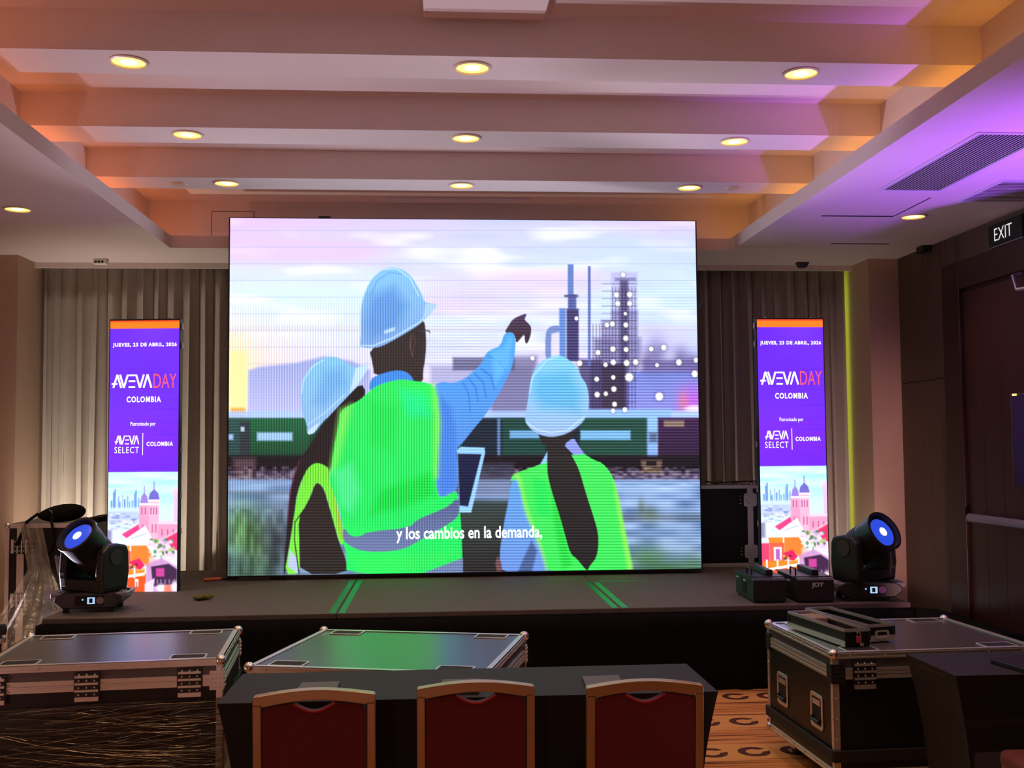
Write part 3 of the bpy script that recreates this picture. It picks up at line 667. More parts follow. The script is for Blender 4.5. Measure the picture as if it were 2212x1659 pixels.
pt.poly([(1060, 760), (1088, 750), (1100, 722), (1108, 735), (1100, 790), (1070, 830)], '#6cc0fa', 6, .6)
pt.poly([(1089, 719), (1098, 704), (1107, 690), (1122, 682), (1137, 677), (1137, 682), (1132, 690), (1144, 701), (1148, 709), (1146, 726), (1139, 743), (1134, 740), (1133, 721), (1125, 731), (1115, 742), (1113, 728), (1107, 717)], '#4c3d5c', 1, c2='#3a2a30')
pt.poly([(905, 700), (915, 692), (919, 706), (921, 745), (918, 780), (914, 800), (914, 826), (893, 826), (850, 806), (808, 812), (806, 790), (797, 752), (850, 730)], '#332c2c', 1.2)
pt.line([(889, 722), (886, 750), (892, 770)], 3, '#6a4a44', .8); pt.line([(893, 720), (897, 735), (893, 760)], 2, '#58403c', .8); pt.line([(905, 716), (926, 714), (929, 720)], 2.5, '#3a3a52', .9); pt.line([(928, 718), (926, 745)], 2, '#c8c4ee', .7)
pt.poly([(797, 846), (800, 820), (815, 810), (850, 800), (875, 801), (890, 813), (895, 828), (870, 826), (840, 830), (815, 838)], '#3f86e6', 1.2)
pt.poly([(735, 886), (775, 866), (794, 849), (813, 833), (852, 821), (876, 820), (895, 823), (915, 825), (937, 832), (944, 857), (946, 877), (949, 914), (946, 976), (942, 1025), (943, 1057), (951, 1077), (971, 1067), (987, 1060), (988, 1075), (995, 1109), (999, 1206), (999, 1242), (748, 1242), (749, 1198), (741, 1173), (742, 1149), (736, 1107), (726, 1082), (709, 1030), (716, 1008), (721, 968), (731, 921)], '#2eea5c', 1.2, c2='#22ee63')
for P_, c_, o_ in (([(735, 886), (760, 874), (745, 940), (730, 1000), (712, 1028), (722, 968)], '#7cf55a', .9), ([(936, 832), (944, 857), (949, 914), (944, 1030), (938, 1030), (940, 910)], '#9cf25a', .9), ([(720, 1020), (760, 1000), (780, 1060), (760, 1110), (735, 1090)], '#5ff2a0', .6),
                   ([(860, 840), (920, 850), (930, 900), (880, 900)], '#20f08c', .8), ([(820, 1060), (930, 1020), (940, 1070), (860, 1100), (800, 1110)], '#17c23c', .7), ([(800, 870), (860, 880), (850, 980), (800, 960)], '#1ed84a', .6), ([(760, 1200), (990, 1190), (990, 1206), (900, 1238), (770, 1238)], '#38ec5a', .6)):
    pt.poly(P_, c_, 10, o_)
pt.poly([(740, 1166), (742, 1137), (757, 1159), (778, 1159), (793, 1149), (884, 1140), (901, 1122), (946, 1104), (971, 1092), (989, 1074), (993, 1102), (988, 1119), (958, 1139), (904, 1169), (872, 1187), (822, 1193), (780, 1190), (758, 1181)], '#55608c', 1.2, c2='#6d7aa6')
pt.poly([(1000, 1205), (908, 1240), (1000, 1242)], '#6d7ea8', 1.2)
pt.poly([(777, 748), (780, 714), (779, 668), (785, 640), (797, 611), (814, 591), (833, 580), (852, 577), (871, 583), (888, 596), (900, 615), (912, 637), (917, 653), (927, 655), (946, 658), (929, 678), (917, 690), (905, 702), (881, 717), (852, 734), (823, 749), (804, 752), (785, 751)], '#84c4f4', 1.2, c2='#7fa4e4')
pt.poly([(800, 640), (850, 620), (880, 660), (860, 710), (800, 735), (788, 700)], '#4f83cf', 14, .6)
pt.line([(781, 746), (806, 747), (850, 729), (905, 697), (940, 662)], 3, '#b8dcfc', .9); pt.line([(830, 582), (856, 580), (885, 600), (905, 640)], 2.5, '#c4e4ff', .8); pt.poly([(919, 656), (946, 658), (925, 680), (914, 690)], '#aecffa', 1.5, .9)
pt.line([(800, 640), (815, 606), (842, 588), (868, 592)], 2, '#5f97da', .8); pt.poly([(830, 714), (853, 706), (853, 714), (830, 722)], '#b6d4f6', 1, .9)
# tablet
pt.poly([(987, 972), (995, 965), (1047, 967), (1048, 978), (1018, 1107), (993, 1107), (991, 1060)], '#93c8ff', 1.2); pt.poly([(989, 980), (1040, 981), (1011, 1094), (993, 1092)], '#1b2140', 1.2)
# right woman
pt.poly([(1117, 1030), (1102, 1045), (1099, 1080), (1091, 1117), (1084, 1159), (1079, 1196), (1081, 1240), (1184, 1240), (1177, 1201), (1153, 1144), (1136, 1107), (1124, 1055)], '#5f9cec', 1.2, c2='#6a90dc')
pt.poly([(1148, 1168), (1131, 1206), (1117, 1240), (1148, 1240), (1160, 1190)], '#39486e', 3, .7)
pt.poly([(1074, 1201), (1070, 1216), (1074, 1240), (1086, 1240), (1082, 1213)], '#6b4a4e', 1.2)
pt.poly([(1182, 997), (1168, 1003), (1124, 1018), (1106, 1028), (1102, 1042), (1119, 1030), (1124, 1055), (1136, 1107), (1153, 1144), (1170, 1181), (1177, 1201), (1184, 1240), (1369, 1240), (1358, 1184), (1346, 1129), (1336, 1077), (1331, 1050), (1319, 1020), (1301, 1000), (1282, 993), (1269, 985), (1262, 980), (1237, 981)], '#44f05c', 1.2, c2='#3cf05a')
for P_, c_, o_ in (([(1106, 1028), (1124, 1020), (1140, 1100), (1175, 1190), (1182, 1240), (1172, 1200), (1150, 1144), (1134, 1107), (1121, 1040)], '#90f55e', .9), ([(1325, 1040), (1336, 1077), (1368, 1240), (1358, 1240), (1330, 1080)], '#a0f55a', .9), ([(1190, 1050), (1215, 1130), (1235, 1220), (1215, 1230), (1195, 1120)], '#1fc43c', .7), ([(1150, 1030), (1180, 1040), (1190, 1120), (1160, 1110)], '#20ec58', .7)):
    pt.poly(P_, c_, 5, o_)
pt.poly([(1217, 961), (1232, 949), (1241, 948), (1252, 966), (1263, 981), (1240, 983)], '#8a96e8', 1.2); pt.poly([(1184, 972), (1173, 992), (1166, 1004), (1183, 998)], '#8fc0f4', 1.2)
pt.poly([(1160, 936), (1166, 942), (1170, 959), (1183, 964), (1182, 998), (1183, 1028), (1193, 1065), (1210, 1117), (1222, 1161), (1232, 1196), (1247, 1208), (1259, 1223), (1269, 1234), (1274, 1222), (1288, 1206), (1293, 1179), (1292, 1151), (1284, 1122), (1272, 1085), (1262, 1053), (1252, 1018), (1242, 996), (1230, 976), (1217, 961), (1237, 946), (1250, 925)], '#2a2728', 1.2, c2='#242122')
pt.poly([(1142, 854), (1146, 821), (1155, 795), (1174, 778), (1192, 770), (1205, 767), (1220, 771), (1240, 786), (1250, 800), (1257, 817), (1266, 828), (1271, 847), (1273, 875), (1268, 897), (1259, 912), (1242, 927), (1222, 938), (1198, 944), (1178, 943), (1158, 936), (1141, 922), (1133, 907), (1136, 889)], '#7ecbf6', 1.2, c2='#9cb8ee')
pt.poly([(1160, 810), (1230, 800), (1255, 850), (1250, 890), (1170, 880), (1150, 850)], '#46a8ea', 14, .6); pt.line([(1137, 912), (1160, 928), (1190, 935), (1225, 930), (1262, 900)], 2.5, '#c4e2ff', .8); pt.line([(1144, 850), (1150, 815), (1180, 779), (1205, 770)], 2.5, '#c8e8ff', .7)
# fine line raster of the diode rows, strongest in the darker half of the picture
lum = pt.c.mean(-1); wgt = np.clip(1.15-lum, .05, .8)*np.clip((Y-560)/140, 0, 1)
bl_ = np.clip((X-940+120*vnoise(X, Y, 130, 90, 31))/160, 0, 1); wv = (1-bl_)*(.5+.5*np.sin(X*2*PI/5.6))+bl_*(.5+.5*np.sin(Y*2*PI/6.2)); wv2 = .5+.5*np.sin(Y*2*PI/6.2)
dark = np.array(pt.c); cx_ = vnoise(X, Y, 160, 120, 30)
pt.c = np.clip(pt.c*(1+((wv-.5)*.75*wgt*np.clip(cx_*2.2-.35, 0, 1))[..., None])+((wv2-.5)*.16*wgt*np.clip(1.6-cx_*2, 0, 1))[..., None], 0, 1)
lw = thing('led_video_wall', 'big LED video wall showing three workers in white helmets', 'LED screen', ((SCX0+SCX1)/2, SCY, SZ))
WW, WH, ZB = SCX1-SCX0, SCZ1-SCZ0, SCZ0-SZ
G().box(-WW/2-.012, WW/2+.012, .002, .09, ZB-.012, ZB+WH+.006).build('cabinet', M['blkm'], lw)
pic = link('picture', picture_mesh('picture', pt.c, WW, WH, M['led']), lw, loc=(0, 0, ZB))
for x in (-1.6, -.8, 0, .8, 1.6): G().box(x-.06, x+.06, .03, .10, 0, ZB-.012).build('ground_foot', M['blkm'], lw)
M['sub'] = glow('subtitle_white', (1, 1, 1), 1.4)
a, b = atY(856, 1160, SCY), atY(1171, 1148, SCY)
me = text_mesh('subtitle', 'y los cambios en la demanda,', M['sub'], b.x-a.x, .135, bold=0.018)
link('subtitle', me, pic, loc=((a.x+b.x)/2-(SCX0+SCX1)/2, -.003, (a.z+b.z)/2-SCZ0))
p = atY(700, 469, SCY)
G().box(-.05, .05, .02, .05, 0, .02).build('top_bracket', M['blkm'], lw, loc=(p.x-(SCX0+SCX1)/2, 0, ZB+WH+.006))
p = atY(1512, 640, SCY)
G().tube([(WW/2+.012, .06, p.z-SZ+.09-.0*i) if i == 0 else (WW/2+.012+.055*math.sin(PI*i/12), .06, p.z-SZ+.09*math.cos(PI*i/12)) for i in range(13)], .003, 6).build('cable_loop', M['silver'], lw, smooth=True)

# ------------------------------------------------------------------ LED totems
TW, TH = 0.548, 2.12
nu, nv = 150, 560
us, vs = np.meshgrid(np.linspace(0, 1, nu+1), np.linspace(0, 1, nv+1))
Xc, Yc = us*100, vs*387          # drawn on a 100 x 387 board
q = Paint(Xc, Yc)
q.c[:] = rgb('#6a2bf2')
q.c += ((vnoise(Xc, Yc, 60, 80, 3)-.5)*.06)[..., None]
q.rect(-5, 150, 105, 220, '#7a22ee', 30, .6)
q.rect(-5, -5, 105, 11.6, '#ff7a1e', .6); q.rect(-5, -5, 105, 2, '#f2461a', .8)
q.rect(-5, 217.6, 105, 395, '#bfeefc', .5, c2='#e9f2ff')
for i in range(26): q.blob(random.uniform(0, 100), random.uniform(220, 262), random.uniform(15, 35), random.uniform(2, 5), random.choice(['#e8fbff', '#9ddcf5', '#cfe9ff']), .6, 1)
# skyline and sea
for x, h in ((4, 14), (7, 26), (9, 30), (14, 20), (16, 12), (20, 22), (23, 16), (27, 20), (30, 12), (34, 14), (37, 24), (39, 28), (43, 18)): q.rect(x, 272-h, x+2.2, 272, random.choice(['#7ea3e6', '#5d86d8', '#a8b6f2']), .5, .85)
q.rect(-2, 268, 48, 274, '#cfe2ff', 1.5, .9); q.rect(-2, 274, 60, 292, '#a9b7ec', 2, .8, c2='#d8d4f4')
for i in range(60): q.blob(random.uniform(0, 55), random.uniform(276, 300), random.uniform(2, 5), random.uniform(1, 2.5), random.choice(['#6f86c8', '#e8e6ff', '#9fb2e6', '#c9d8b0']), .7, 2)
# church with two domes
q.rect(45, 262, 73, 322, '#f4a4c8', .7, c2='#f690b4'); q.rect(59, 256, 73, 322, '#f7b2cf', .7)
q.poly([(46, 262), (48, 252), (52, 247), (56, 252), (58, 262)], '#9b7fd6', .7); q.poly([(58, 257), (60, 248), (66, 242), (72, 248), (74, 257)], '#7268c8', .7)
q.line([(52, 248), (52, 238)], .9, '#8668b8'); q.line([(66, 243), (66, 232)], 1.1, '#8668b8'); q.rect(45, 262, 73, 265, '#fbe0f0', .5); q.rect(58, 257, 74, 260, '#fce4f2', .5)
for x in (48, 53, 61, 65, 69): q.rect(x, 268, x+1.8, 278, '#a8528e', .5, .85)
for x in (49, 63, 68): q.rect(x, 292, x+2.2, 304, '#c25c90', .6, .8)
q.rect(94, 245, 102, 300, '#f2b8e0', 1, .9); q.blob(97, 246, 5, 6, '#f6c6ea', .9, 2)
q.rect(72, 288, 102, 322, '#f79cc0', .8); q.rect(72, 288, 102, 292, '#fdd2e6', .8)
for x in (77, 85, 93): q.rect(x, 299, x+2, 308, '#b8588c', .5, .85)
# roofs, terraces, houses
q.poly([(20, 306), (44, 292), (46, 300), (28, 312)], '#f0307a', 1, .9); q.poly([(24, 314), (54, 294), (64, 312), (58, 322), (26, 322)], '#eef2ff', 1, .95); q.line([(34, 312), (56, 305)], 1.2, '#8ea2d8', .8)
q.rect(-2, 296, 20, 326, '#dfe0fa', 3, .8); q.rect(-2, 300, 6, 322, '#6f6a9c', 2, .7)
q.poly([(60, 318), (80, 312), (102, 300), (102, 345), (80, 345)], '#f7d0e4', 2, .9); q.poly([(84, 312), (102, 302), (102, 330), (92, 326)], '#e8265e', 1, .9)
q.poly([(10, 322), (32, 322), (32, 332), (12, 332)], '#ff8a30', .7); q.rect(12, 330, 34, 360, '#f55a40', 1, .95); q.poly([(34, 322), (56, 322), (72, 346), (68, 362), (50, 345), (34, 345)], '#ff7a28', 1, .95)
q.rect(-2, 330, 12, 372, '#ee3a6a', 1.5, .95); q.rect(18, 336, 30, 356, '#fbe6f6', .8); q.rect(21, 339, 27, 356, '#b060c0', .6); q.poly([(32, 345), (46, 340), (54, 350), (48, 356), (34, 354)], '#e82860', .8)
for i in range(34): q.blob(random.uniform(60, 96), random.uniform(314, 340), random.uniform(1.5, 4), random.uniform(1.5, 3.5), random.choice(['#4f8a4a', '#8fc05a', '#f2e2f8', '#3d6a48', '#d8b8e8']), .85, 2)
q.rect(60, 338, 100, 352, '#f3dcf2', 2, .75); q.line([(77, 336), (78, 352)], 2, '#58a86a', .8)
for i in range(16): q.blob(random.uniform(24, 52), random.uniform(348, 364), 2.2, 2, random.choice(['#58603a', '#e0c040', '#ef3a78', '#3a2a30']), .8, 2)
q.rect(-2, 362, 56, 392, '#f4521f', 1, .97); q.rect(2, 356, 54, 366, '#ff8420', .8, .9); q.poly([(0, 368), (54, 360), (54, 364), (0, 372)], '#fff0f4', .6)
for x in (6, 22, 38): q.rect(x, 354, x+2.6, 368, '#fff2f4', .5, .95)
for x in (8, 24, 40): q.rect(x, 371-x*.05, x+5, 384-x*.1, '#fff4f8', .5, .95); q.rect(x+1.2, 373, x+3.8, 382, '#9a5c78', .5, .7)
q.poly([(56, 348), (78, 340), (100, 352), (100, 392), (56, 392)], '#c890c8', 1.5, .9); q.poly([(63, 352), (88, 348), (100, 356), (100, 376), (66, 380)], '#3b2140', 1, .95); q.rect(70, 354, 82, 366, '#e64aa8', 1, .8)
for x in (66, 71, 76, 82, 88): q.rect(x, 370, x+2.5, 376, '#8a78a0', .6, .8)
q.poly([(54, 376), (68, 368), (66, 392), (54, 392)], '#f4d8f2', 1, .9); q.blob(78, 382, 8, 6, '#fdf0fa', .9, 2); q.rect(82, 378, 92, 392, '#ff7a50', 1, .8); q.blob(97, 380, 5, 9, '#f6e6fa', .9, 2); q.rect(-2, 384.5, 40, 392, '#e6dcfa', 1, .8)
for i in range(24):
    yy = random.uniform(70, 216); x0 = random.uniform(40, 80); q.rect(x0, yy, 101, yy+.5, '#4a18b0', .4, .35)
M['tw'] = glow('totem_letters_white', (1, 1, 1), 1.35)
M['to'] = glow('totem_letters_coral', hexc('#ff5a5e'), 1.25)
def stroke(g, P, wd, u, y=-.0012):
    """flat strokes on the totem face: P in board units, wd stroke width"""
    for (x0, y0), (x1, y1) in zip(P[:-1], P[1:]):
        l = math.hypot(x1-x0, y1-y0); nx, ny = -(y1-y0)/l*wd/2, (x1-x0)/l*wd/2; ex, ey = 0, 0
        pts = [(x0+nx, y0+ny), (x1+nx, y1+ny), (x1-nx, y1-ny), (x0-nx, y0-ny)]
        pp = [((px-50)*TW/100, TH-py*TH/387) for px, py in pts]
        g.prism([(a_, b_) for a_, b_ in pp], y-.0006, y, 'y')
def wordmark(x0, x1, y0, y1, wd):
    """A V three-bar-E V A, open letters without crossbars"""
    g = G(); w_ = (x1-x0)/5.05; h = y1-y0
    def A(x): stroke(g, [(x, y1), (x+w_*.5, y0)], wd, 0); stroke(g, [(x+w_*.5, y0), (x+w_, y1)], wd, 0, -.0013)
    def V(x): stroke(g, [(x, y0), (x+w_*.5, y1)], wd, 0); stroke(g, [(x+w_*.5, y1), (x+w_, y0)], wd, 0, -.0013)
    A(x0+.1*w_); stroke(g, [(x0-.12*w_, y1-.30*h), (x0+.62*w_, y1-.30*h)], wd*.9, 0, -.0014)
    V(x0+.95*w_)
    for k in (0, .5, 1): stroke(g, [(x0+2.06*w_, y0+wd*.4+k*(h-wd*.8)), (x0+2.92*w_, y0+wd*.4+k*(h-wd*.8))], wd*.85, 0)
    V(x0+3.02*w_); A(x0+4.0*w_); return g
def totem_text(parent):
    def T(nm, s, u0, u1, v0, v1, m_, bold=.02, sp=1.0):
        me = text_mesh(nm, s, M[m_], (u1-u0)*TW, (v1-v0)*TH, bold=bold, space=sp)
        link(nm, me, parent, loc=(((u0+u1)/2-.5)*TW, -.0015, TH*(1-(v0+v1)/2)))
    T('date_line', 'JUEVES, 23 DE ABRIL, 2026', .04, .965, .083, .101, 'tw', .03, 1.15)
    T('coral_word', 'DAY', .635, .965, .199, .252, 'to', -.005)
    T('country_line', 'COLOMBIA', .25, .745, .283, .305, 'tw', .03, 1.2)
    T('small_line', 'Patrocinado por', .31, .67, .377, .396, 'tw', .0)
    T('select_line', 'SELECT', .085, .435, .469, .493, 'tw', .0, 1.2)
    T('country_line', 'COLOMBIA', .545, .925, .451, .467, 'tw', .03, 1.2)
    wordmark(4.5, 61, 78, 97, 2.7).build('wordmark', M['tw'], parent)
    wordmark(9.5, 43.5, 165.5, 178, 1.7).build('wordmark', M['tw'], parent)
    g = G(); stroke(g, [(49, 162), (49, 193.5)], .9, 0); g.build('divider', M['tw'], parent)
totem_me = picture_mesh('picture', q.c, TW, TH, M['led2'])
def totem(label, x, y, rotz, side):
    t = thing('led_totem', label, 'LED totem', (x, y, SZ), rotz, 'purple LED totems')
    G().box(-TW/2-.008, TW/2+.008, .002, .06, 0, TH+.012).build('cabinet', M['blkm'], t)
    G().box(-.2, .2, .06, .32, 0, .02).build('base_plate', M['blkm'], t)
    for k in (TH-.05, TH-.2, TH*.52, TH*.35, TH*.22): G().box(side*(TW/2+.008), side*(TW/2+.02), .015, .045, k-.025, k+.025).build('side_catch', M['silver'], t, bevel=.004)
    for k in (-.19, .19): G().cyl((k, .03, TH+.012), (k, .03, TH+.022), .012, n=10).build('eye_bolt', M['steel'], t)
    pc = link('picture', totem_me, t); totem_text(pc); return t
totem('glowing purple LED totem to the left of the video wall', -2.300, 8.49, math.radians(-5), 1)
totem('glowing purple LED totem to the right of the video wall', 2.868, 8.40, 0, -1)

# ------------------------------------------------------------------ flight cases
ball_me = G().ball((0, 0, 0), .026, 14).mesh('ball_corner', M['steel'], 'all')
def latch_mesh():
    return G().box(-.058, .058, -.004, 0, -.066, .066).box(-.05, .05, -.008, -.004, -.058, .058).mesh('latch', M['blkm'], False)
def latch_wing_mesh():
    g = G()
    for z in (.036, .004, -.028):
        g.box(-.052, .052, -.017, -.008, z+.006, z+.016)
    g.box(-.052, .052, -.012, -.004, -.066, -.046)
    for x in (-.035, 0, .035):
        for z in (.060, .034, .002, -.030): g.ball((x, -.012 if z < .05 else -.006, z-.005), .0048, 6)
    return g.mesh('latch_wing', M['alu'], False)
wing_me = latch_wing_mesh()
latch_me = latch_mesh()
def latch_dark_mesh():
    g = G().ring(rrect(-.06, .06, -.06, .06, .02), rrect(-.05, .05, -.05, .05, .015), -.006, 0, 'y')
    g.box(-.05, .05, -.002, 0, -.05, .05).box(-.035, .035, -.010, -.002, -.01, .012).box(-.02, .02, -.012, -.002, -.035, -.005)
    return g.mesh('latch', M['alu'], False)
dlatch_me = latch_dark_mesh()
def handle_parts(parent, loc, rz):
    fr = G().ring(rrect(-.075, .075, -.085, .085, .02), rrect(-.058, .058, -.066, .066, .012), -.006, 0, 'y').build('handle', M['alu'], parent, loc=loc, rot=(0, 0, rz), bevel=.002)
    G().box(-.058, .058, -.002, 0, -.066, .066).build('handle_dish', M['slot'], fr)
    G().tube([(-.045, -.004, -.03), (-.045, -.014, -.045), (.045, -.014, -.045), (.045, -.004, -.03)], .008, 8).build('handle_grip', M['blk'], fr, smooth=True)
    G().box(-.045, .045, -.006, -.002, .03, .055).build('handle_plate', M['alu'], fr)
def caster(parent, x, y, z1):
    c = G().box(-.045, .045, -.045, .045, z1-.012, z1).build('caster', M['steel'], parent, loc=(x, y, 0))
    G().box(-.028, -.022, -.03, .03, .03, z1-.012).box(.022, .028, -.03, .03, .03, z1-.012).build('caster_fork', M['steel'], c)
    r = min(.048, (z1-.015)/2)
    G().cyl((-.019, 0, r), (.019, 0, r), r, n=22).build('caster_wheel', M['rub'], c, smooth=True)
def flight_case(label, loc, rotz, LX, LY, z0, z1, lid=.10, latches=(), handles=(), casters=True, dishes=True, bumper=False, E=.032, lid_mat='lid', group='flight cases'):
    """road case standing on its casters; local origin on the ground under its centre"""
    t = thing('flight_case', label, 'flight case', loc, rotz, group); hx, hy = LX/2, LY/2; zj = z1-lid
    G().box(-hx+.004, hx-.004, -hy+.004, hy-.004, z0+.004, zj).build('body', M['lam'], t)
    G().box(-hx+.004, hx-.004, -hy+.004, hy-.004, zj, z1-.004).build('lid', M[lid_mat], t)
    def rivets(g, p, q, n, off):
        for k in range(n):
            f = (k+.5)/n; g.ball(tuple(p[i]+(q[i]-p[i])*f+off[i] for i in range(3)), .005, 6)
    for z, zz in ((z0, z0+E), (z1-E, z1)):
        for s in (-1, 1):
            g = G().box(-hx+.02, hx-.02, min(s*hy, s*(hy-.006)), max(s*hy, s*(hy-.006)), z, zz)
            t0, t1 = (z, z+.003) if z == z0 else (zz-.003, zz)
            g.box(-hx+.02, hx-.02, min(s*hy, s*(hy-E)), max(s*hy, s*(hy-E)), t0, t1)
            g.box(-hx+.02, hx-.02, min(s*hy, s*(hy+.003)), max(s*hy, s*(hy+.003)), z+.004, z+.010).box(-hx+.02, hx-.02, min(s*hy, s*(hy+.003)), max(s*hy, s*(hy+.003)), zz-.010, zz-.004)
            rivets(g, (-hx, s*hy, (z+zz)/2), (hx, s*hy, (z+zz)/2), 6, (0, s*.001, 0)); g.build('edge_extrusion', M['alu'], t)
            g = G().box(min(s*hx, s*(hx-.006)), max(s*hx, s*(hx-.006)), -hy+.02, hy-.02, z, zz)
            g.box(min(s*hx, s*(hx-E)), max(s*hx, s*(hx-E)), -hy+.02, hy-.02, t0, t1)
            g.box(min(s*hx, s*(hx+.003)), max(s*hx, s*(hx+.003)), -hy+.02, hy-.02, z+.004, z+.010).box(min(s*hx, s*(hx+.003)), max(s*hx, s*(hx+.003)), -hy+.02, hy-.02, zz-.010, zz-.004)
            rivets(g, (s*hx, -hy, (z+zz)/2), (s*hx, hy, (z+zz)/2), 6, (s*.001, 0, 0)); g.build('edge_extrusion', M['alu'], t)
    for sx in (-1, 1):
        for sy in (-1, 1):
            g = G().box(min(sx*hx, sx*(hx-.030)), max(sx*hx, sx*(hx-.030)), min(sy*hy, sy*(hy-.004)), max(sy*hy, sy*(hy-.004)), z0+.02, z1-.02)
            g.box(min(sx*hx, sx*(hx-.004)), max(sx*hx, sx*(hx-.004)), min(sy*hy, sy*(hy-.030)), max(sy*hy, sy*(hy-.030)), z0+.02, z1-.02)
            for k in range(5):
                zz = z0+.08+(z1-z0-.2)*k/4; g.ball((sx*(hx-.015), sy*hy, zz), .005, 6); g.ball((sx*hx, sy*(hy-.015), zz), .005, 6)
            g.build('edge_extrusion', M['alu'], t)
            for zz in (z0, z1):
                s = -1 if zz == z1 else 1
                b = link('ball_corner', ball_me, t, loc=(sx*(hx-.010), sy*(hy-.010), zz+s*.010))
            g = G()      # riveted corner brace at the lid joint
            for u in (.012, .030, .048):
                for v in (-.03, -.010, .010, .03):
                    g.ball((sx*(hx-u), sy*(hy+.007), zj+v), .0045, 6); g.ball((sx*(hx+.007), sy*(hy-u), zj+v), .0045, 6)
            g.box(min(sx*(hx-.06), sx*hx), max(sx*(hx-.06), sx*hx), min(sy*hy, sy*(hy+.006)), max(sy*hy, sy*(hy+.006)), zj-.045, zj+.045)
            g.box(min(sx*hx, sx*(hx+.006)), max(sx*hx, sx*(hx+.006)), min(sy*(hy-.06), sy*hy), max(sy*(hy-.06), sy*hy), zj-.045, zj+.045)
            g.build('corner_brace', M['blkm'] if bumper else M['alu'], t)
    for s in (-1, 1):      # tongue-and-groove band at the lid joint
        g = G()
        for za, zb, pr in ((-.026, -.014, .003), (-.014, -.004, .001), (-.003, .003, .004), (.004, .014, .001), (.014, .026, .003)):
            g.box(-hx+.05, hx-.05, min(s*(hy-.004), s*(hy+pr)), max(s*(hy-.004), s*(hy+pr)), zj+za, zj+zb)
        g.build('lid_band', M['alu'], t); g = G()
        for za, zb, pr in ((-.026, -.014, .003), (-.014, -.004, .001), (-.003, .003, .004), (.004, .014, .001), (.014, .026, .003)):
            g.box(min(s*(hx-.004), s*(hx+pr)), max(s*(hx-.004), s*(hx+pr)), -hy+.05, hy-.05, zj+za, zj+zb)
        g.build('lid_band', M['alu'], t)
    for side, u in latches:
        if side == 'front': link('latch_wing', wing_me, link('latch', latch_me, t, loc=(u, -hy-.002, zj-.005)))
        else: link('latch', latch_me, t, loc=(-hx-.002, u, zj-.005), rot=(0, 0, -PI/2))
    for side, u, z in handles:
        if side == 'left': handle_parts(t, (-hx+.003, u, z), -PI/2)
        else: handle_parts(t, (u, -hy+.003, z), 0)
    if dishes:
        for sx in (-1, 1):
            for sy in (-1, 1):
                x, y = sx*(hx-.17), sy*(hy-.085)
                f = G().ring(rrect(-.085, .085, -.055, .055, .012), rrect(-.076, .076, -.046, .046, .01), z1-.004, z1+.001, 'z').build('wheel_dish', M['alu'], t, loc=(x, y, 0), bevel=.002)
                G().box(-.077, .077, -.047, .047, z1-.004, z1+.0003).build('dish_recess', M['slot'], f)
    if bumper:
        for s in (-1, 1):
            G().box(-hx-.012, hx+.012, min(s*hy, s*(hy+.014)), max(s*hy, s*(hy+.014)), z0+.07, z0+.125).build('bumper_strip', M['rub'], t, bevel=.004)
            G().box(min(s*hx, s*(hx+.014)), max(s*hx, s*(hx+.014)), -hy, hy, z0+.07, z0+.125).build('bumper_strip', M['rub'], t, bevel=.004)
    if casters:
        for sx in (-1, 1):
            for sy in (-1, 1): caster(t, sx*(hx-.10), sy*(hy-.16), z0)
    return t
CT = 0.68
def centre(points, z):
    P = [atZ(x, y, z) for x, y in points]; return P
# right case
bl, fl, br = centre([(1650, 1343), (1805, 1411), (2045, 1334)], CT)
rz = math.radians(2.4); ex = Vector((math.cos(rz), math.sin(rz), 0)); ey = Vector((-math.sin(rz), math.cos(rz), 0))
LXr, LYr = 1.05, 0.89
cR = (bl+fl)/2+ex*LXr/2; cR.z = 0
caseR = flight_case('tall black flight case at right carrying two small open trays', cR, rz, LXr, LYr, .10, CT, latches=(('front', -.37), ('front', .30)), handles=(('left', .22, .36), ('left', -.24, .36)), bumper=True)
# left case
bl, fr, br = centre([(68, 1375), (475, 1422), (524, 1357)], CT)
rz = math.radians(5); ex = Vector((math.cos(rz), math.sin(rz), 0)); ey = Vector((-math.sin(rz), math.cos(rz), 0))
LXl, LYl = 1.10, 0.84
cL = (fr+br)/2-ex*LXl/2; cL.z = 0; rzL = rz
caseL = flight_case('large black flight case at left, wrapped in stretch film below its lid', cL, rz, LXl, LYl, .10, CT, latches=(('front', -.47), ('front', -.06), ('front', .40)))
# centre case, only its lid rises over the table
bl, br, fl = centre([(690, 1357), (1127, 1374), (548, 1440)], CT)
rz = math.radians(-14.5); ex = Vector((math.cos(rz), math.sin(rz), 0)); ey = Vector((-math.sin(rz), math.cos(rz), 0))
LXc, LYc = 1.13, 0.98
cC = (bl+br)/2-ey*LYc/2; cC += ((fl-(cC-ex*LXc/2-ey*LYc/2))*.4); cC.z = 0
caseC = flight_case('low black flight case behind the table, its lid mirroring green light', cC, rz, LXc, LYc, .10, CT)
caseC.location.y += .02
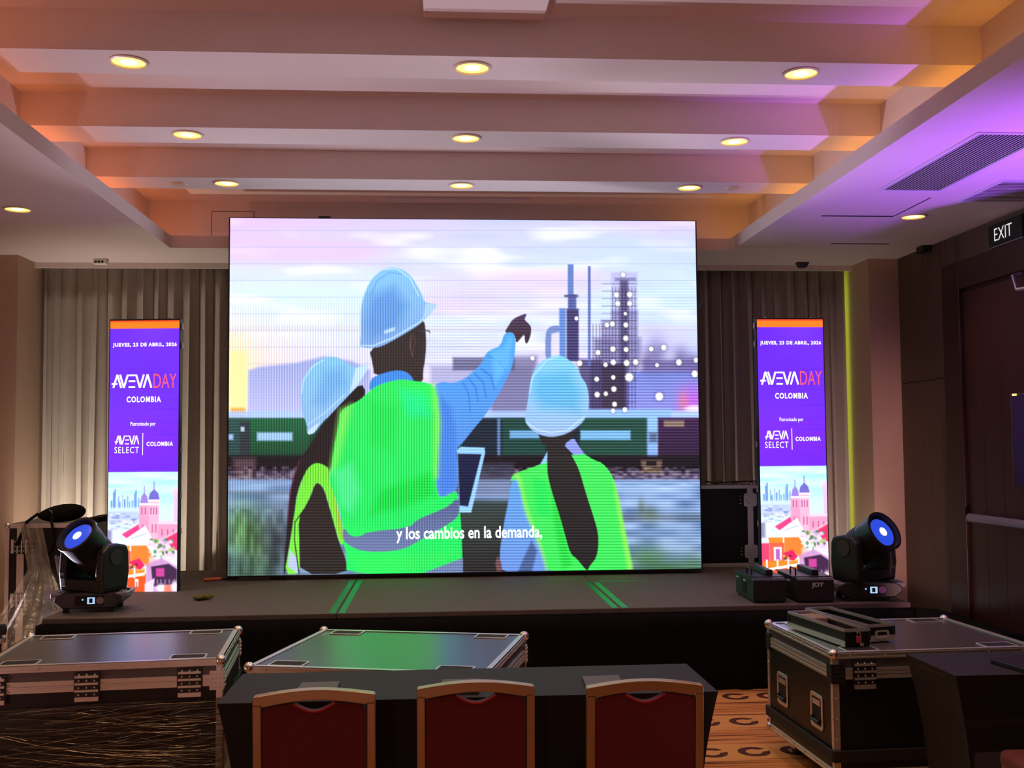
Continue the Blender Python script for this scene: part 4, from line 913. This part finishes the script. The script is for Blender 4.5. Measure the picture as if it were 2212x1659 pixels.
# small padlock tag and open trays lying on the right case
def tray(label, fl_, fr_, bl_, h, inner, lock):
    FL, FR, BL = (atZ(*fl_, CT+h), atZ(*fr_, CT+h), atZ(*bl_, CT+h))
    ax = (FR-FL); wd = max(.12, ax.length); dp = (BL-FL).length
    ang = math.atan2(BL.y-FL.y, BL.x-FL.x)-PI/2
    ey_ = Vector((-math.sin(ang), math.cos(ang), 0)); ex_ = Vector((math.cos(ang), math.sin(ang), 0))
    o = FL+ex_*wd/2+ey_*dp/2
    t = thing('open_tray', label, 'case tray', (o.x, o.y, CT+.003), ang, 'small open flight-case trays'); hx, hy = wd/2, dp/2
    G().box(-hx, hx, -hy, hy, 0, .008).build('floor_panel', M['lam'], t)
    for s in (-1, 1):
        sd = G().box(min(s*hx, s*(hx-.008)), max(s*hx, s*(hx-.008)), -hy, hy, .008, h).build('side_panel', M['lam'], t)
        G().box(min(s*(hx+.002), s*(hx-.010)), max(s*(hx+.002), s*(hx-.010)), -hy, hy, h-.014, h).build('rim_extrusion', M['alu'], sd)
        G().box(min(s*(hx+.002), s*(hx-.004)), max(s*(hx+.002), s*(hx-.004)), -hy, hy, 0, .028).build('edge_extrusion', M['alu'], sd)
        en = G().box(-hx, hx, min(s*hy, s*(hy-.008)), max(s*hy, s*(hy-.008)), .008, h).build('end_panel', M['lam'], t)
        G().box(-hx, hx, min(s*(hy+.002), s*(hy-.010)), max(s*(hy+.002), s*(hy-.010)), h-.014, h).build('rim_extrusion', M['alu'], en)
        if not lock: G().box(-hx, hx, min(s*(hy+.002), s*(hy-.004)), max(s*(hy+.002), s*(hy-.004)), 0, .03).build('edge_extrusion', M['alu'], en)
        for k in (-1, 1):
            g = G().box(k*hx-.012 if k > 0 else k*hx-.003, k*hx+.003 if k > 0 else k*hx+.012, s*hy-.012 if s > 0 else s*hy-.003, s*hy+.003 if s > 0 else s*hy+.012, .03, h-.012)
            for zz in (.04, .055): g.ball((k*(hx-.006), s*(hy+.003), zz), .003, 6); g.ball((k*(hx+.003), s*(hy-.006), zz), .003, 6)
            g.build('corner_plate', M['blkm'], t)
    if inner:
        G().box(-hx+.012, hx-.012, hy*.28, hy*.80, .008, h*.92).build('foam_block', M['foam'], t, bevel=.006)
        G().box(-hx+.014, hx-.014, -hy*.1, hy*.26, .008, h*.5).build('foam_block', M['foam'], t, bevel=.006)
    if lock:
        pk = G().box(-.013, .013, -hy-.016, -hy-.004, .018, .05).build('padlock', M['lockp'], t, bevel=.003)
        G().tube([(-.009, -hy-.010, .05), (-.009, -hy-.010, .066), (0, -hy-.010, .073), (.009, -hy-.010, .066), (.009, -hy-.010, .05)], .003, 8).build('shackle', M['steel'], pk, smooth=True)
        G().box(.002, .022, -hy-.020, -hy-.014, .002, .02).build('tag', M['steel'], pk, bevel=.003)
    else:
        G().ring(rrect(-.04, .04, .012, .055, .012), rrect(-.028, .028, .02, .047, .008), -hy-.006, -hy-.002, 'y').build('end_latch', M['alu'], t)
    return t
M['foam'] = mat('tan_foam', '#8d7868', .9, vary=.15, scale=30, bump=.2)
M['lockp'] = mat('pink_padlock', '#b0405a', .4, vary=.1)
tray('open narrow tray with tan foam and a pink padlock on the case', (1825, 1361), (1874, 1357), (1702, 1321), .085, True, True)
tray('empty narrow open tray, the farther of two on the right case', (1876, 1351), (1925, 1346), (1740, 1314), .085, False, False)

# stretch film around the lower half of the left case
hx, hy = LXl/2+.008, LYl/2+.008
wrap = thing('film_wrap', 'crinkled clear stretch film wound around the left flight case', 'stretch film', cL, rzL)
def film_fn(seed):
    r = np.random.default_rng(seed); ph = r.uniform(0, 6, 8)
    def fn(u, v):
        a = u*4; k = int(a) % 4; f = a-int(a)
        cs = [(-hx, -hy), (hx, -hy), (hx, hy), (-hx, hy)]; p, q_ = cs[k], cs[(k+1) % 4]
        x, y = p[0]+(q_[0]-p[0])*f, p[1]+(q_[1]-p[1])*f; n_ = [(0, -1), (1, 0), (0, 1), (-1, 0)][k]
        z = .11+v*(.378+.012*math.sin(u*11+ph[0]))
        d = .004+.003*math.sin(z*160+ph[1]+7*math.sin(u*9+ph[2]))+.003*math.sin(z*75+u*60+ph[3])+.002*math.sin(z*330+u*22)
        d = max(.0005, d)*min(1, 14*min(f, 1-f)+.15)
        return (x+n_[0]*d, y+n_[1]*d, z)
    return fn
G().grid(film_fn(4), 240, 60).build('film_sheet', M['film_dark'], wrap, smooth='all')
g = G()
for k in range(95):
    x0 = random.uniform(-hx, hx*.6); L_ = random.uniform(.2, .9); x1 = min(hx-.01, x0+L_); z = .13+.34*random.random()**.8; sl = random.uniform(-.16, .16)
    bow = random.uniform(-.03, .03); pts = []
    for i in range(9):
        f = i/8; zz = min(.485, max(.115, z+sl*f*(x1-x0)+bow*math.sin(PI*f)+random.uniform(-.002, .002)))
        pts.append((x0+(x1-x0)*f, -hy-.010-random.uniform(0, .003), zz))
    g.tube(pts, [random.uniform(.0003, .0011) for _ in pts], 4)
M['ridge'] = mat('film_crease', '#6a543e', .22, .55, vary=.6, scale=14, spec=.9)
g.build('film_creases', M['ridge'], wrap, kind='stuff')

# ------------------------------------------------------------------ upright flight case at the left stage end
def upright_case(label, x0, x1, y0, y1, z0, z1, joint, latch_z, lm, side):
    t = thing('flight_case', label, 'flight case', ((x0+x1)/2, (y0+y1)/2, z0), 0, 'flight cases'); hx, hy, H = (x1-x0)/2, (y1-y0)/2, z1-z0
    j = -hx+joint if side < 0 else hx-joint
    lo, hi = (-hx, j) if side < 0 else (j, hx)
    G().box(-hx+.003, hx-.003, -hy+.003, hy-.003, .003, H-.003).build('body', M['lam'], t)
    for zz in (0, H-.032):
        for s in (-1, 1):
            G().box(-hx+.015, hx-.015, min(s*hy, s*(hy-.03)), max(s*hy, s*(hy-.03)), zz, zz+.032).build('edge_extrusion', M['alu'], t)
    for x in (-hx, hx-.030):
        for s in (-1, 1): G().box(x, x+.030, min(s*hy, s*(hy-.03)), max(s*hy, s*(hy-.03)), .016, H-.016).build('edge_extrusion', M['alu'], t)
    g = G()
    for a_, b_, pr in ((-.026, -.006, .005), (-.006, .006, .003), (.006, .026, .005)): g.box(j+a_, j+b_, -hy-pr, -hy+.004, .03, H-.03)
    g.build('lid_band', M['alu'], t)
    for z in latch_z:
        lt = link('latch', lm, t, loc=(j, -hy-.004, z), rot=(0, PI/2, 0))
        if lm is latch_me: link('latch_wing', wing_me, lt)
    for sx in (-1, 1):
        for sy in (-1, 1):
            for zz in (.027, H-.012): link('ball_corner', ball_me, t, loc=(sx*(hx-.012), sy*(hy-.012), zz))
    g = G()
    for z in latch_z:
        for k in (-.03, 0, .03): g.ball((j+(.09 if side < 0 else -.09), -hy-.001, z+k), .006, 6)
    g.build('rivet_row', M['steel'], t)
    return t
upright_case('upright black flight case with pale aluminium edges at the left wall', -3.31, -2.64, 8.42, 9.1, 0.0, 1.10, .115, (.93, .52), latch_me, -1)
upright_case('black flight case with two square latches behind the video wall', 2.05, 2.965, 9.50, 9.84, SZ, 1.295, .13, (.60, .135), dlatch_me, 1)
M['hang'] = M['film']
# clear plastic hanging off the upright case and pooling in front of it
def hang_fn(u, v):
    # v: 1 top .. 0 bottom ; a gathered strand that flares out near the ground
    zt = 1.105; z = zt*v+.18*(1-v)
    fl_ = max(0, (.62-v)/.62)
    cxm = -3.06+.05*math.sin(4*v)+.03*fl_; wd = .085+.30*fl_**.9
    yy = 8.385-.02-.65*fl_**1.2
    uu = u*2-1; fold = math.sin(uu*9+3*v)*.5+math.sin(uu*17+5*v+1)*.3
    return (cxm+uu*wd, yy+fold*(.012+.05*fl_)-.12*fl_*(1-uu*uu), z+.02*fold*fl_-.10*fl_*abs(uu))
ph_ = G().grid(hang_fn, 60, 46).build('plastic_sheet', M['hang'], smooth='all')
setp(ph_, 'crumpled clear plastic sheet draped over the upright case at left', 'plastic sheet')
# black bag with straps on top
def bag_fn(u, v):
    a = u*2*PI; r_ = math.sin(PI*max(.001, min(.999, v))); lump = 1+.12*math.sin(3*a+1)+.08*math.sin(5*a)
    return (.17*r_*math.cos(a)*lump+.02, .10*r_*math.sin(a)*lump, .068*(1-math.cos(PI*v))*(1+.25*math.cos(a)*r_))
bg = thing('black_bag', 'soft black bag with hanging straps on the upright flight case', 'bag', (-2.98, 8.56, 1.10))
G().grid(bag_fn, 30, 14).build('bag_body', M['skirt'], bg, smooth='all')
G().tube([(-.12, -.06, .07), (-.16, -.16, .02), (-.20, -.168, -.08), (-.235, -.168, -.16)], .012, 8).build('strap', M['skirt'], bg, smooth=True)
G().tube([(.0, -.09, .06), (.02, -.16, .01), (.05, -.168, -.12), (.02, -.17, -.22), (-.06, -.172, -.26), (-.10, -.172, -.29)], .009, 8).build('strap', M['skirt'], bg, smooth=True)
G().tube([(-.02, -.095, .10), (.0, -.102, .09), (.0, -.1, .075)], .004, 6).build('buckle', M['steel'], bg, smooth=True)
# bundle of black cables leaning beside it
for k in range(3):
    pts = [(-2.92+.022*k, 8.38-.022*k, .86), (-2.89+.022*k, 8.375-.022*k, .72), (-2.83+.022*k, 8.37-.022*k, .60), (-2.78+.022*k, 8.365-.022*k, .45), (-2.74+.022*k, 8.36-.022*k, .30), (-2.74+.022*k, 8.36-.022*k, .012)]
    o = G().tube(pts, .009, 8).build('cable', M['dkgrey'] if k else M['film'], smooth=True)
    setp(o, ['pale strap running down the upright case', 'inner grey cable hanging beside the upright case', 'outer grey cable hanging beside the upright case'][k], 'cable', 'cables by the upright case')
# open black lid resting on the case beside the moving head
o = G().hexa([(-2.77, 8.50, 1.102), (-2.645, 8.50, 1.102), (-2.645, 8.95, 1.102), (-2.77, 8.95, 1.102)], [(-2.77, 8.50, 1.125), (-2.60, 8.50, 1.145), (-2.60, 8.95, 1.15), (-2.77, 8.95, 1.13)]).build('black_cover', M['skirt'], bevel=.006)
setp(o, 'folded black cover lying on the upright flight case', 'cover')

# stand with a knob at the left frame edge
p = atY(2, 1372, 6.35)
sd = thing('tripod_stand', 'black stand with a silver clamp at the left picture edge', 'stand', (p.x-.01, 6.35, 0))
G().cyl((0, 0, .012), (0, 0, p.z+.02), .014, n=12).build('pole', M['blkm'], sd, smooth=True)
for k in range(3):
    a = k*2*PI/3+.5; G().tube([(0, 0, .30), (.32*math.cos(a), .32*math.sin(a), .012)], .010, 8).build('leg', M['blkm'], sd, smooth=True)
G().lathe([(.001, 0), (.028, .004), (.034, .02), (.034, .045), (.026, .062), (.001, .066)], (.012, -.01, p.z), 18).build('knob', M['rub'], sd, smooth=True)
G().lathe([(.02, 0), (.03, .006), (.03, .03), (.02, .036)], (.010, -.012, p.z-.045), 18).build('clamp', M['steel'], sd, smooth=True)

# ------------------------------------------------------------------ moving heads
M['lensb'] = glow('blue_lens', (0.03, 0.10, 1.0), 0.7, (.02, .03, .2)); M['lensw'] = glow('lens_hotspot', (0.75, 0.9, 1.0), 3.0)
M['lcd'] = glow('lcd_blue_white', (0.45, 0.7, 1.0), 0.9); M['stick'] = mat('round_sticker', '#9a7f7a', .5, vary=.2, scale=80); M['stickp'] = mat('round_sticker_violet', '#9a5fb0', .5, vary=.2, scale=80)
def moving_head_full(label, loc, rotz, pan, tilt, stk):
    t = thing('moving_head', label, 'stage light', loc, rotz, 'moving head stage lights')
    g = G().prism([(-.17, .03), (.17, .03), (.225, .075), (.215, .112), (.17, .135), (-.17, .135), (-.215, .112), (-.225, .075)], -.15, .15, 'y'); g.build('base', M['blk'], t, bevel=.008)
    for sx in (-1, 1):
        for sy in (-1, 1): G().box(sx*.15-.02, sx*.15+.02, sy*.12-.02, sy*.12+.02, 0, .03).build('foot', M['rub'], t, bevel=.003)
        G().ring([(sx*.18, -.15), (sx*.250, -.13), (sx*.262, 0), (sx*.250, .13), (sx*.18, .15)], [(sx*.195, -.12), (sx*.228, -.10), (sx*.238, 0), (sx*.228, .10), (sx*.195, .12)], .100, .130, 'z').build('carry_handle', M['silver'], t, bevel=.004)
    G().box(-.085, .10, -.153, -.15, .048, .115).build('control_panel', M['slot'], t)
    ds = G().box(-.005, .045, -.155, -.153, .06, .105).build('display', M['lcd'], t)
    G().box(.008, .030, -.1556, -.155, .068, .097).build('display_menu', M['slot'], ds)
    G().cyl((.078, -.153, .083), (.078, -.156, .083), .025, n=20).build('round_sticker', M[stk], t)
    G().ball((-.035, -.153, .09), .006, 8).build('indicator', M['lcd'], t)
    rotp = (0, 0, pan)
    yb = G().prism(rrect(-.20, .20, .135, .215, .02), -.11, .11, 'y').build('yoke', M['blk'], t, bevel=.008, rot=rotp)
    for sx in (-1, 1):
        x0, x1 = sorted((sx*.135, sx*.205))
        poly = [(-.11, .15), (.11, .15), (.125, .26), (.12, .40), (.10, .445), (.02, .46), (-.06, .455), (-.115, .41), (-.125, .26)]
        G().prism(poly, x0, x1, 'x').build('yoke_arm', M['blk'], yb, bevel=.016)
        G().cyl((sx*.205, 0, .37), (sx*.211, 0, .37), .055, n=24).build('pivot_cap', M['dkgrey'], yb, smooth=True)
        G().box(sx*.17-.02, sx*.17+.02, -.122, -.118, .22, .25).build('lock_lever', M['dkgrey'], yb)
    # head: tapered barrel about the tilt axis (local X), lens towards local -Y turned up by tilt
    C = Vector((0, 0, .385)); d_ = Vector((0, -math.cos(tilt), math.sin(tilt)))
    hd = G().lathe([(.001, -.165), (.10, -.16), (.118, -.14), (.130, -.05), (.130, .06), (.136, .10), (.140, .195), (.146, .205), (.146, .222), (.128, .222), (.122, .195)], C, 36, d_).build('head', M['blk'], t, smooth=True, rot=rotp)
    for k in range(4): G().lathe([(.1305, -.03+k*.022), (.1325, -.03+k*.022), (.1325, -.02+k*.022), (.1305, -.02+k*.022)], C, 36, d_).build('cooling_rib', M['dkgrey'], hd, smooth=True)
    G().lathe([(.001, .206), (.06, .203), (.10, .196), (.124, .186)], C, 36, d_).build('lens', M['lensb'], hd, smooth='all')
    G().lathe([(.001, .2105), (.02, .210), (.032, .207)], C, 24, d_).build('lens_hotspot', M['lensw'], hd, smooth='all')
    return t
moving_head_full('black moving head light at the left stage corner, blue lens tipped up left', (-2.385, 7.60, SZ), math.radians(4), math.radians(-33), math.radians(42), 'stick')
moving_head_full('black moving head light at the right stage corner, blue lens aimed right', (3.04, 7.44, SZ), math.radians(-6), math.radians(33), math.radians(30), 'stickp')

# ------------------------------------------------------------------ two black metal boxes on the stage front
def metal_box(label, fl_, fr_, depth, h, mark, red):
    FL, FR = atZ(*fl_, SZ), atZ(*fr_, SZ); wd = FR.x-FL.x
    t = thing('metal_box', label, 'equipment box', ((FL.x+FR.x)/2, (FL.y+FR.y)/2, SZ), math.radians(-2), 'black boxes on the stage'); hx = wd/2
    G().prism([(0, .012), (depth, .012), (depth, h), (.02, h), (0, h-.012)], -hx, hx, 'x').build('body', M['blkm'], t, bevel=.004)
    G().box(-hx+.01, hx-.01, .01, depth-.01, 0, .012).build('foot_rail', M['rub'], t)
    G().box(-hx*.15-.012, -hx*.15+.012, -.001+.0, 0, .0+.012, .052).build('drain_slot', M['slot'], t)
    G().box(-.03, .03, -.0015, 0, .012, .045).build('front_slot', M['slot'], t, loc=(hx*.15, 0, 0))
    fl = G().box(-hx-.012, hx+.006, depth*.15, depth+.01, h, h+.006).build('lid', M['blkm'], t, bevel=.002)
    G().box(-.02, .03, depth*.25, depth*.95, h+.006, h+.045).build('lid_rib', M['blkm'], fl, bevel=.004, loc=(hx*.25, 0, 0))
    for yy in (depth*.3, depth*.7): G().cyl((-hx-.02, yy-.03, h-.03), (-hx-.02, yy+.03, h-.03), .008, n=8).build('hinge_pin', M['silver'], t, smooth=True)
    G().box(-hx-.004, -hx, depth*.40, depth*.62, h*.25, h*.75).build('side_panel', M['slot'], t)
    hd = G().tube([(-hx*.75, depth*.3, h+.006), (-hx*.75, depth*.3, h+.05), (-hx*.75, depth*.55, h+.05), (-hx*.75, depth*.55, h+.006)], .006, 8).build('handle', M['blkm'], t, smooth=True)
    if mark:
        me = text_mesh('scrawl', mark, M['white'], .085, .04, bold=.02); link('scrawl', me, t, loc=(hx*.1, -.0014, h*.72))
    return t
metal_box('black metal equipment box standing left on the stage front', (1627, 1303), (1700, 1303), .50, .17, None, True)
metal_box('black metal equipment box with white scrawl beside the moving head', (1724, 1303), (1803, 1302), .50, .17, 'JOY', False)

# things lying on the stage
p, q_ = atZ(440, 1256, SZ), atZ(515, 1252, SZ)
M['org'] = mat('orange_handle', '#d96a3a', .45, vary=.1)
tl = thing('screwdriver', 'orange-handled black tool lying on the stage left of the wall', 'tool', (p.x, p.y, SZ), math.atan2(q_.y-p.y, q_.x-p.x))
G().cyl((0, 0, .014), (.14, 0, .014), .014, n=12).build('handle', M['org'], tl, smooth=True); G().cyl((.14, 0, .014), (.28, 0, .012), .008, n=10).build('shaft', M['blkm'], tl, smooth=True)
p = atZ(436, 1296, SZ)
def rag_fn(u, v):
    a = u*2*PI; r_ = math.sin(PI*max(.001, min(.999, v)))*(1+.25*math.sin(3*a+1)+.18*math.sin(7*a))
    return (.065*r_*math.cos(a), .045*r_*math.sin(a), .022*(1-math.cos(PI*v))*(1+.4*math.sin(4*a)*r_*.5))
M['yel'] = mat('yellow_black_glove', '#5c5a1e', .8, vary=.75, scale=28)
o = G().grid(rag_fn, 24, 10).build('work_glove', M['yel'], smooth='all', loc=(p.x, p.y, SZ)); setp(o, 'crumpled yellow and black work glove on the stage', 'glove')
# loose cable on the case behind the wall
p = atY(1618, 1042, 9.62)
pts = [(p.x-.13+.26*math.sin(i*.55)*(1-.3*(i > 10)), 9.66+.05*math.cos(i*.8), 1.300+.028*abs(math.sin(i*.9))) for i in range(22)]
o = G().tube(pts, .004, 6).build('loose_cable', M['dkgrey'], smooth=True); setp(o, 'thin tangled cable on top of the case behind the wall', 'cable')
# black-draped block between the stage end and the door wall
o = G().hexa([(3.34, 7.3, 0), (4.22, 7.25, 0), (4.22, 8.75, 0), (3.34, 8.75, 0)], [(3.36, 7.32, .36), (4.2, 7.3, .30), (4.2, 8.72, .27), (3.36, 8.72, .36)]).build('draped_steps', M['skirt'], bevel=.03)
setp(o, 'low block under black cloth between the stage end and door', 'draped block')

# ------------------------------------------------------------------ tables with stretch cloths
def table(label, clabel, x0, x1, y0, y1, H=.75):
    t = thing('folding_table', label, 'table', ((x0+x1)/2, (y0+y1)/2, 0), 0, 'cloth-covered folding tables'); hx, hy = (x1-x0)/2, (y1-y0)/2
    G().box(-hx+.008, hx-.008, -hy+.008, hy-.008, H-.030, H-.004).build('table_top', M['dkgrey'], t, bevel=.004)
    for sx in (-1, 1):
        for sy in (-1, 1): G().cyl((sx*(hx-.10), sy*(hy-.06), 0), (sx*(hx-.10), sy*(hy-.06), H-.03), .014, n=10).build('leg', M['blkm'], t, smooth=True)
    c = thing('tablecloth', clabel, 'tablecloth', ((x0+x1)/2, (y0+y1)/2, 0), 0, 'black stretch tablecloths')
    n1, n2 = 40, 14; per = []
    for i in range(n1): per.append((-hx+2*hx*i/n1, -hy, i/n1, 0))
    for i in range(n2): per.append((hx, -hy+2*hy*i/n2, i/n2, 1))
    for i in range(n1): per.append((hx-2*hx*i/n1, hy, i/n1, 2))
    for i in range(n2): per.append((-hx, hy-2*hy*i/n2, i/n2, 3))
    g = G(); N_ = len(per); R = 18; vs = []
    for r in range(R+1):
        v = r/R; z = H-.002-(H-.012)*v
        for x, y, f, k in per:
            # spandex: pulled inwards between the top edge and the feet, most in the middle of a side
            pull = .085*(1-(1-v)**2.2); mid = 1-abs(2*f-1)**3
            ix = -math.copysign(1, x)*(pull*.95+.0) if abs(abs(x)-hx) < 1e-6 else -x/hx*pull*.95
            iy = -math.copysign(1, y)*(pull*.42) if abs(abs(y)-hy) < 1e-6 else -y/hy*pull*.42
            if k in (0, 2): iy -= math.copysign(1, y)*.02*mid*math.sin(PI*v)
            else: ix -= math.copysign(1, x)*.03*mid*math.sin(PI*v)
            vs.append((x+ix, y+iy, z))
    fs = [(r*N_+i, r*N_+(i+1) % N_, (r+1)*N_+(i+1) % N_, (r+1)*N_+i) for r in range(R) for i in range(N_)]
    g.add(vs, fs); g.build('skirt', M['cloth'], c, smooth=True)
    G().box(-hx, hx, -hy, hy, H-.003, H+.0005).build('cloth_top', M['cloth'], c, bevel=.0015)
    return t
TH_ = .75
table('long folding table hidden under black cloth behind the three chairs', 'black stretch cloth over the long table behind three chairs', -.80, 1.045, 3.96, 4.465)
table('folding table hidden under black cloth at the right edge', 'black stretch cloth over the table at the right edge', 2.045, 3.9, 4.12, 4.57)
def pad(label, pts, thick=.012):
    P = [atZ(x, y, TH_+thick) for x, y in pts]
    c_ = sum(P, Vector())/len(P)
    o = G().hexa([(p.x-c_.x, p.y-c_.y, 0) for p in P], [(p.x-c_.x, p.y-c_.y, thick) for p in P]).build('writing_pad', M['pad'], loc=(c_.x, c_.y, TH_+.001), bevel=.0015)
    setp(o, label, 'notepad', 'grey pads on the table')
pad('thin grey pad on the table behind the leftmost chair', [(638, 1494), (727, 1491), (734, 1472), (652, 1474)])
pad('thin grey pad on the table behind the middle chair', [(951, 1494), (1035, 1493), (1037, 1466), (955, 1468)])
pad('thin grey pad on the table behind the rightmost chair', [(1272, 1496), (1352, 1492), (1337, 1458), (1257, 1461)])
P = [atZ(x, y, TH_+.018) for x, y in ((2238, 1453), (2330, 1432), (2235, 1408), (2139, 1424))]; c_ = sum(P, Vector())/4
o = G().hexa([(p.x-c_.x, p.y-c_.y, 0) for p in P], [(p.x-c_.x, p.y-c_.y, .018) for p in P]).build('laptop', M['blk'], loc=(c_.x, c_.y, TH_+.001), bevel=.002); setp(o, 'closed black laptop lying on the right-hand table', 'laptop')

# ------------------------------------------------------------------ banquet chairs
def chair_proto():
    t = thing('banquet_chair', 'x', 'chair', (0, 0, 0), 0, 'red banquet chairs with gold frames')
    W, Hh, fw = .390, .901, .027; z0 = .46
    def arch(inset, zb, dz=0):
        hw = W/2-inset; P = [(-hw, zb)]
        top = Hh-.022-inset-dz
        P += [(-hw, top)] if inset else [(-hw, top-.006), (-hw+.006, top)]
        for i in range(1, 12): f = i/12; P.append((-hw+2*hw*f, top+.022*math.sin(PI*f)))
        P += [(hw, top)] if inset else [(hw-.006, top), (hw, top-.006)]
        P.append((hw, zb)); return P
    outer, inner = arch(0, z0), arch(fw, z0+fw)
    def eq(P, n):
        # resample an outline to n points
        P = [Vector(p) for p in P]; L_ = [(P[(i+1) % len(P)]-P[i]).length for i in range(len(P))]; T = sum(L_); out = []
        for k in range(n):
            s = T*k/n
            for i, l in enumerate(L_):
                if s <= l: out.append(tuple(P[i].lerp(P[(i+1) % len(P)], s/l if l else 0))); break
                s -= l
        return out
    # frame: legs and arched top rail as four bars, leaning back a little
    def lean(o): o.location = (0, -.235, 0); return o
    ang = math.radians(5)
    def L(P, y): return [(x, y-(z-z0)*math.tan(ang)*1.0, z) for x, z in P]
    def slab(g, P, ya, yb):
        n = len(P); vs = L(P, ya)+L(P, yb)
        g.add(vs, [tuple(range(n)), tuple(reversed(range(n, 2*n)))]+[(i, n+i, n+(i+1) % n, (i+1) % n) for i in range(n)])
    y_b = -.19
    for s in (-1, 1):
        g = G(); x0, x1 = sorted((s*W/2, s*(W/2-fw))); slab(g, [(x0, z0), (x1, z0), (x1, Hh-.05), (x0, Hh-.05)], y_b-.014, y_b+.014); g.build('back_post', M['gold'], t, bevel=.003)
        g = G().tube([(s*(W/2-fw/2), y_b, z0+.01), (s*(W/2-fw/2), y_b+.005, .25), (s*(W/2-fw/2+.005), y_b-.03, 0.0)], .013, 8); g.build('leg', M['gold'], t, smooth=True)
        g = G().tube([(s*(W/2-fw/2), .165, .43), (s*(W/2-fw/2+.01), .178, 0.0)], .013, 8); g.build('leg', M['gold'], t, smooth=True)
        g = G().box(s*(W/2-fw/2)-.012, s*(W/2-fw/2)+.012, y_b, .17, .415, .44); g.build('seat_rail', M['gold'], t, bevel=.003)
    g = G(); top = [(-W/2, Hh-.05), (-W/2, Hh-.026)]+[(-W/2+.004+(W-.008)*i/14, Hh-.022+.019*math.sin(PI*i/14)) for i in range(15)]+[(W/2, Hh-.026), (W/2, Hh-.05)]
    bot = [(W/2-fw-(W-2*fw)*i/14, Hh-.022-.034+.020*math.sin(PI*i/14)) for i in range(15)]
    slab(g, top+[(W/2-fw, Hh-.05)]+bot[0:]+[(-W/2+fw, Hh-.05)], y_b-.014, y_b+.030); g.build('top_rail', M['gold'], t, bevel=.003)
    # upholstered back with the grip notch
    hw = W/2-fw-.002; tp = Hh-.022-.036
    P = [(-hw, z0+.03), (hw, z0+.03), (hw, tp-.012), (hw-.012, tp)]
    A = lambda x: tp+.018*math.cos(PI*x/(2*hw))
    nw = .066
    P += [(hw-.012-(hw-.012-nw)*i/4, A(hw-.012-(hw-.012-nw)*i/4)-.0) for i in range(1, 5)]
    notch = [(nw-2*nw*i/12, A(nw)-.027*math.sin(PI*i/12)) for i in range(13)]
    P += notch[1:]; P += [(-nw-(hw-.012-nw)*i/4, A(-nw-(hw-.012-nw)*i/4)) for i in range(1, 5)]; P += [(-hw, tp-.012)]
    g = G(); slab(g, P, y_b-.011, y_b+.018); bk = g.build('backrest', M['red'], t, bevel=.003)
    g = G().tube([(x, y_b-.010-(z-.003-z0)*math.tan(ang), z-.003) for x, z in notch], .004, 6); g.build('notch_piping', M['redpip'], bk, smooth=True)
    # seat
    g = G().prism(rrect(-.205, .205, -.17, .19, .05), .43, .49, 'z'); g.build('seat', M['red'], t, bevel=.018, seg=3)
    for y in (-.17, .165): G().box(-W/2+.02, W/2-.02, y-.010, y+.010, .20, .22).build('stretcher', M['gold'], t)
    return t
ch = chair_proto()
def place_chair(o, label, lpx, rpx, rz=0):
    a, b = atZ(*lpx, .890), atZ(*rpx, .890); c_ = (a+b)/2
    # frame top leans back: shift so the top rail's back sits at the measured spot
    o.location = (c_.x, c_.y+.19+.014+.042, 0); o.rotation_euler = (0, 0, rz); o['label'] = label
c2, c3, c4 = copy_tree(ch), copy_tree(ch), copy_tree(ch)
place_chair(ch, 'red gold-framed banquet chair, leftmost of three at the table', (537, 1503), (808, 1491), math.radians(1.5))
place_chair(c2, 'red gold-framed banquet chair, middle of three at the table', (897, 1484), (1158, 1475))
place_chair(c3, 'red gold-framed banquet chair, rightmost of three at the table', (1267, 1482), (1522, 1472))
c4.location = (2.345, 3.83, 0); c4.rotation_euler = (0, 0, math.radians(-3)); c4['label'] = 'red banquet chair seat peeking in at the bottom right corner'

# ------------------------------------------------------------------ television on a stand by the door
tv = thing('television', 'black flat television on a stand at the right edge', 'television', (3.88, 6.2, 0), math.radians(-60))
G().box(-.40, .40, -.02, .02, 1.39, 1.98).build('screen_housing', M['blk'], tv, bevel=.006)
G().box(-.385, .385, -.0215, -.02, 1.41, 1.965).build('screen_glass', M['slot'], tv)
G().box(-.33, .33, .02, .05, .05, 1.75).build('stand_column', M['blkm'], tv, bevel=.004)
G().box(-.33, .33, -.14, .14, .0, .05).build('stand_base', M['blkm'], tv, bevel=.01)
G().box(-.385, -.355, -.022, -.0205, 1.966, 1.978).build('status_light', M['dl'], tv)
